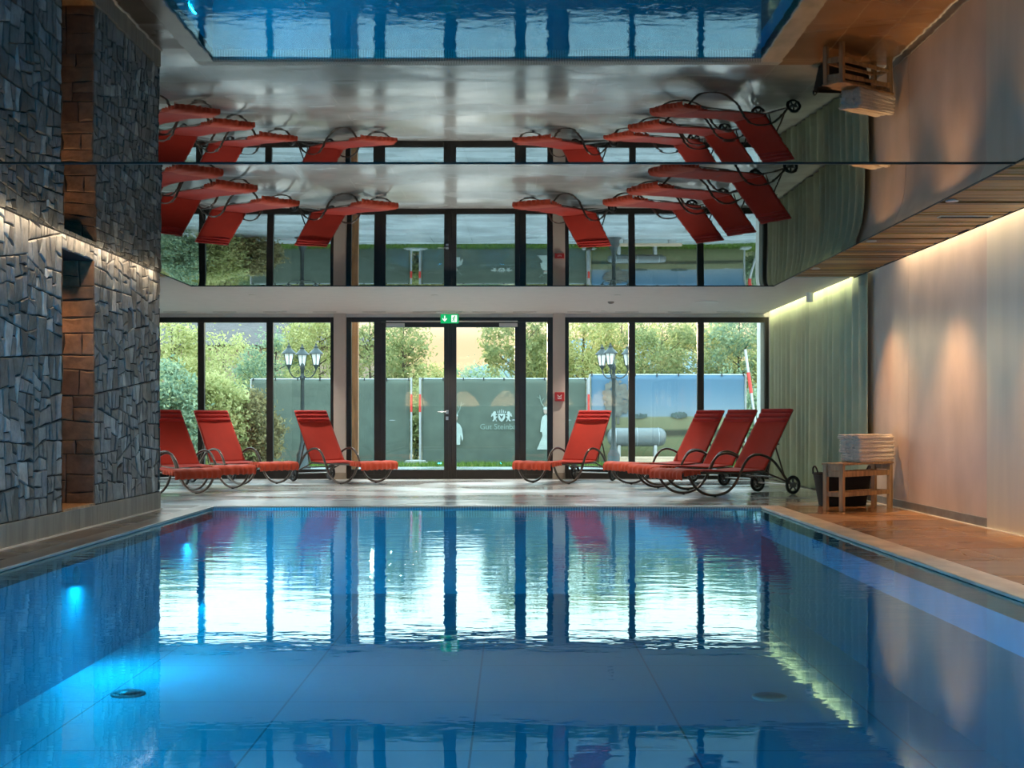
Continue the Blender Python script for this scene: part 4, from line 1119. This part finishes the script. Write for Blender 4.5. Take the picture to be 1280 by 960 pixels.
# trees -------------------------------------------------------------------------------
def leaf_quads(C, size, n, spread, seed):
    g = np.random.default_rng(seed); k = len(C)
    idx = g.integers(0, k, n); P = C[idx]+g.normal(0, 1, (n,3))*spread
    a = g.normal(0, 1, (n,3)); a /= np.linalg.norm(a, axis=1)[:,None]
    c = np.cross(a, g.normal(0, 1, (n,3))); c /= np.linalg.norm(c, axis=1)[:,None]
    s = size*g.uniform(.6, 1.35, n)[:,None]
    V = np.stack([P-a*s, P+c*s*.42, P+a*s, P-c*s*.42], 1).reshape(-1,3)
    return V, np.arange(4*n).reshape(n,4)
def tree(name, x, y, h, rx, rz, nleaf, mat, lab, cat, group, seed, low=.25, leaf=.052, spread=.14, ncl=80, trunk=.06, pointy=0):
    nleaf = int(nleaf*1.35)
    q = np.random.default_rng(seed)
    r = empty(name, (x, y, GZ), 0, lab, cat, group)
    C = []
    while len(C) < ncl:
        v = q.uniform(-1, 1, 3)
        if np.dot(v, v) > 1 or np.dot(v, v) < .12: continue
        zz = h-rz+v[2]*rz
        k = 1-pointy*max(0, (v[2]+1)/2)
        C.append((v[0]*rx*k, v[1]*rx*k, zz))
    C = np.array(C); C = C[C[:,2] > low]
    V, Fc = leaf_quads(C, leaf, nleaf, spread, seed+1)
    V[:,2] = np.maximum(V[:,2], .02)
    npmesh('foliage', V, Fc, mat, r)
    b = MB()
    b.tube(spline([(0,0,0),(.05,0,h*.3),(-.03,.04,h*.6),(0,0,h*.9)], 4), [trunk*(1-.85*i/12) for i in range(13)], 8)
    for c in C[::3]:
        z0 = max(.15, min(h*.85, c[2]-math.hypot(c[0], c[1])*.7))
        b.tube(spline([(0,0,z0),(c[0]*.45,c[1]*.45,z0+(c[2]-z0)*.35),tuple(c)], 3), [trunk*.32*(1-.8*i/6) for i in range(7)], 5)
    b.build('trunk', M['bark'], r)
    return r
M['leaf_yellow'] = leafmat('leaf_yellow_green', [(.28,.32,.12), (.46,.46,.20), (.62,.58,.28), (.40,.42,.17)], .6)
M['leaf_green'] = leafmat('leaf_green', [(.18,.23,.11), (.32,.36,.16), (.46,.46,.22), (.26,.31,.15)], .6)
M['leaf_teal'] = leafmat('leaf_blue_green', [(.16,.26,.18), (.27,.37,.25), (.38,.46,.30), (.44,.48,.25)], .4)
M['leaf_olive'] = leafmat('leaf_olive_brown', [(.16,.13,.07), (.30,.25,.12), (.40,.33,.15), (.14,.15,.08)], .4)
def tx_(px, Y): return (px-640)*Y/F
T = [
 # name, px, Y, h, rx, rz, n, mat, label, kwargs
 ('columnar_shrub', 214, 23.6, 1.95, .55, .98, 6500, 'leaf_teal', 'blue green columnar shrub outside beside the stone wall edge', dict(low=.02, leaf=.05, spread=.10, trunk=.04)),
 ('garden_shrub', 268, 24.4, 1.75, .55, .90, 6000, 'leaf_yellow', 'yellow green shrub outside behind the left lounger row', dict(low=.02, leaf=.05, spread=.11, trunk=.04)),
 ('garden_shrub', 316, 25.0, 1.50, .50, .80, 7500, 'leaf_olive', 'olive brown shrub outside left of the lantern post', dict(low=.02, leaf=.045, spread=.10, trunk=.04)),
 ('garden_tree', 215, 31, 3.6, 1.3, 1.5, 7500, 'leaf_yellow', 'yellow green tree beyond the columnar shrub on the far left', {}),
 ('garden_tree', 280, 36, 3.5, 1.5, 1.4, 5200, 'leaf_yellow', 'low yellow tree in front of the dark roofed house', {}),
 ('garden_tree', 345, 34, 3.2, 1.0, 1.1, 5500, 'leaf_teal', 'blue green tree behind the left lantern post', {}),
 ('garden_tree', 400, 33, 3.8, 1.1, 1.5, 7000, 'leaf_yellow', 'yellow green tree behind the fence left of the column', {}),
 ('garden_tree', 463, 33, 4.2, 1.0, 1.8, 5000, 'leaf_green', 'green tree behind the fence at the left door sidelight', {}),
 ('birch_tree', 505, 32, 3.9, .62, 1.5, 3000, 'leaf_green', 'slim loose tree against the sky in the left door leaf', dict(leaf=.055, spread=.12)),
 ('low_bush', 540, 31.5, 2.25, .55, .65, 3000, 'leaf_yellow', 'low bush just above the fence in the left door leaf', {}),
 ('low_bush', 519, 29.6, 1.75, .55, .85, 3600, 'leaf_green', 'bush behind the gap between the two green fence panels', dict(low=.02)),
 ('low_bush', 600, 40, 2.6, 1.1, .8, 4500, 'leaf_teal', 'low blue green bush above the fence in the right door leaf', {}),
 ('spreading_tree', 648, 33, 4.2, 1.0, 1.2, 3200, 'leaf_green', 'spreading dark tree against the sky in the right door leaf', dict(leaf=.06, spread=.10, low=2.0, ncl=80)),
 ('garden_tree', 682, 34, 3.0, .8, .9, 4200, 'leaf_green', 'tree above the fence in the right door sidelight', {}),
 ('garden_tree', 730, 33, 4.0, 1.2, 1.7, 7500, 'leaf_yellow', 'yellow green tree behind the lantern post at the banner', {}),
 ('garden_tree', 778, 34, 4.4, 1.1, 1.9, 6500, 'leaf_yellow', 'taller yellow green tree right of the banner lantern post', {}),
 ('garden_tree', 828, 33, 3.7, 1.2, 1.6, 7500, 'leaf_green', 'round green tree above the middle of the landscape banner', {}),
 ('garden_tree', 880, 34, 3.9, 1.1, 1.7, 7000, 'leaf_yellow', 'yellow green tree above the right end of the banner', {}),
 ('garden_tree', 925, 33, 4.0, 1.1, 1.8, 7500, 'leaf_teal', 'blue green tree behind the leaning pole', {}),
 ('garden_tree', 985, 32, 3.8, 1.2, 1.8, 6500, 'leaf_yellow', 'yellow green tree at the far right behind the curtain edge', {}),
 ('garden_shrub', 955, 28.8, 1.7, .55, .8, 4500, 'leaf_teal', 'dark green shrub at the foot of the leaning pole', dict(low=.05, leaf=.05, spread=.10, trunk=.04)),
]
for i, (nm, px, Y, h, rx, rz, n, mt, lab, kw) in enumerate(T):
    tree(nm, tx_(px, Y), Y, h, rx, rz, n, M[mt], lab, 'shrub' if 'shrub' in nm or 'bush' in nm else 'tree', 'trees and shrubs beyond the glazing', 100+i*7, **kw)

# house and hills -----------------------------------------------------------------------
hs = empty('house', (-11.6, 56, GZ), 0, 'brown house with a dark shingle roof behind the trees on the left', 'house')
b = MB(); b.box(-5.5,5.5,0,7,0,4.3); b.build('house_wall', M['house_wall'], hs)
b = MB(); b.add([(-6.2,-.7,4.2),(6.2,-.7,4.2),(6.2,7.7,4.2),(-6.2,7.7,4.2),(-3.6,3.5,5.7),(3.6,3.5,5.7)], [(0,1,5,4),(1,2,5),(2,3,4,5),(3,0,4),(3,2,1,0)]); b.build('roof', M['roof'], hs)
for x in (-2.6, 0, 2.6):
    b = MB(); b.cbox(x-.5,x+.5,-.05,.05,1.4,2.7,.01); w_ = b.build('window', M['frame'], hs)
    g = MB(); g.box(x-.42,x+.42,-.07,-.052,1.48,2.62); g.build('pane', M['glass'], w_)
b = MB()
def hill(u, v):
    x = -180+360*u; y = 330+60*v
    pr = 12+9*math.exp(-((x-18)/42)**2)+4*math.sin(x*.045)+2.2*math.sin(x*.13+1)+1.0*math.sin(x*.37)
    return (x, y, GZ-.3+max(0, pr)*math.sin(PI*min(1, v*1.0))**.7)
b.grid(hill, 150, 14)
struct(b.build('hills', M['hill']), 'hazy blue green wooded hill on the horizon', 'hill')

# ------------------------------------------------------------------ light
def area_light(name, loc, rot, sx, sy, power, col, spread=None):
    l = bpy.data.lights.new(name, 'AREA'); l.shape = 'RECTANGLE'; l.size = sx; l.size_y = sy; l.energy = power; l.color = col
    if spread: l.spread = spread
    o = bpy.data.objects.new(name, l); COL.objects.link(o); o.location = loc; o.rotation_euler = rot; return o
def spot_light(name, loc, target, power, col, size=60, blend=.5, r=.02):
    l = bpy.data.lights.new(name, 'SPOT'); l.energy = power; l.color = col; l.spot_size = math.radians(size); l.spot_blend = blend; l.shadow_soft_size = r
    o = bpy.data.objects.new(name, l); COL.objects.link(o); o.location = loc
    o.rotation_euler = (Vector(target)-Vector(loc)).to_track_quat('-Z', 'Y').to_euler(); return o
WARM = (1, .66, .36); AMBER = (1, .50, .20)
area_light('led_right', (3.992, 4.75, 2.82), (0,0,0), .03, 17.1, 150, (1,.72,.42))
area_light('led_curtain', (3.945, 17.35, 2.76), (0,0,0), .03, 4.9, 20, (.95,.9,.55))
area_light('led_left', (-3.548, 4.6, 2.50), (0,0,0), .02, 17.0, 48, (1,.74,.48))
for kind, p in spots:
    if kind == 'w': spot_light('soffit_lamp', (p.x, p.y, p.z-.02), (XR-.05, p.y-(.75 if p.y > 13 else .2), -.6), 88, AMBER, 76, 1.0)
    else: spot_light('ceiling_lamp', (p.x, p.y, p.z-.02), (p.x, p.y-.15, 0), {(-3.43,16.9): 80, (-1.02,16.9): 150, (1.39,16.9): 75, (-3.43,19.35): 110, (-1.02,19.35): 190, (1.39,19.35): 130}[(round(p.x,2), round(p.y,2))], (1,.93,.82), 88, .8)
spot_light('niche_lamp', (-4.05, 10.74, 2.26), (-4.0, 11.1, .2), 14, (1,.55,.25), 110, .8)
for X in (-3.4, -1.64, -.22, 1.6, 3.1): spot_light('back_wall_lamp', (X, BACK+.25, 2.10), (X, BACK+.02, 1.2), 420, (1,.66,.34), 80, .5)
CY = (.03,.60,.96)
for Y, pw in ((2.6, 20), (5.8, 26), (9.3, 32), (12.5, 26)):  # the two nearest beams are unseen, added for more pool brightness
    area_light('underwater_beam', (PL+.05, Y, -.20), Vector((1,-.05,-.62)).to_track_quat('-Z','Y').to_euler(), .10, .10, pw, CY)
for X in (-2.2, -.3, 1.6): area_light('underwater_beam', (X, PN+.05, -.45), Vector((-.45,1,-.25)).to_track_quat('-Z','Y').to_euler(), .12, .12, 70, CY)  # added fill beams from the unseen near wall
sun = bpy.data.lights.new('sun', 'SUN'); sun.energy = 4; sun.color = (1,.72,.42); sun.angle = math.radians(3)
so = bpy.data.objects.new('sun', sun); COL.objects.link(so)
so.rotation_euler = Vector((.10, -1, -.075)).to_track_quat('-Z', 'Y').to_euler(); so.location = (0, 60, 20)

w = bpy.data.worlds.new('evening_sky'); S.world = w; w.use_nodes = True; nt = w.node_tree; nt.nodes.clear(); L = nt.links
out = node(nt, 'ShaderNodeOutputWorld'); bg = node(nt, 'ShaderNodeBackground'); L.new(bg.outputs[0], out.inputs[0])
tc = node(nt, 'ShaderNodeTexCoord'); sp = node(nt, 'ShaderNodeSeparateXYZ'); L.new(tc.outputs['Generated'], sp.inputs[0])
def mrange(a, c):
    m_ = node(nt, 'ShaderNodeMapRange'); m_.interpolation_type = 'SMOOTHSTEP'; m_.inputs['From Min'].default_value = a; m_.inputs['From Max'].default_value = c
    L.new(sp.outputs['Z'], m_.inputs['Value']); return m_
def mixc(f, A, B):
    m_ = node(nt, 'ShaderNodeMix', data_type='RGBA'); L.new(f.outputs[0], m_.inputs[0])
    for s_, v in ((6, A), (7, B)):
        if isinstance(v, tuple): m_.inputs[s_].default_value = rgba(v)
        else: L.new(v.outputs[2], m_.inputs[s_])
    return m_
m1 = mixc(mrange(.055, .15), (.85,.62,.38), (3.0,2.95,2.75))
m2 = mixc(mrange(.17, .36), m1, (2.1,3.0,3.5))
L.new(m2.outputs[2], bg.inputs['Color']); bg.inputs['Strength'].default_value = 1.0

# ------------------------------------------------------------------ camera
cam = bpy.data.cameras.new('camera'); co_ = bpy.data.objects.new('camera', cam); COL.objects.link(co_)
co_.location = (0, 0, H); co_.rotation_euler = (PI/2, 0, 0)
cam.sensor_width = 36; cam.sensor_fit = 'HORIZONTAL'; cam.lens = 36*F/1280; cam.shift_y = 44/1280; cam.clip_end = 2000; cam.clip_start = .05
S.camera = co_
S.view_settings.view_transform = 'Standard'; S.view_settings.look = 'None'; S.view_settings.gamma = 1; S.view_settings.use_curve_mapping = False
S.view_settings.exposure = .75
c = S.cycles
c.use_denoising = True; c.max_bounces = 10; c.diffuse_bounces = 3; c.glossy_bounces = 6; c.transmission_bounces = 6; c.transparent_max_bounces = 16
c.caustics_reflective = True; c.caustics_refractive = False; c.sample_clamp_indirect = 6; c.blur_glossy = .5
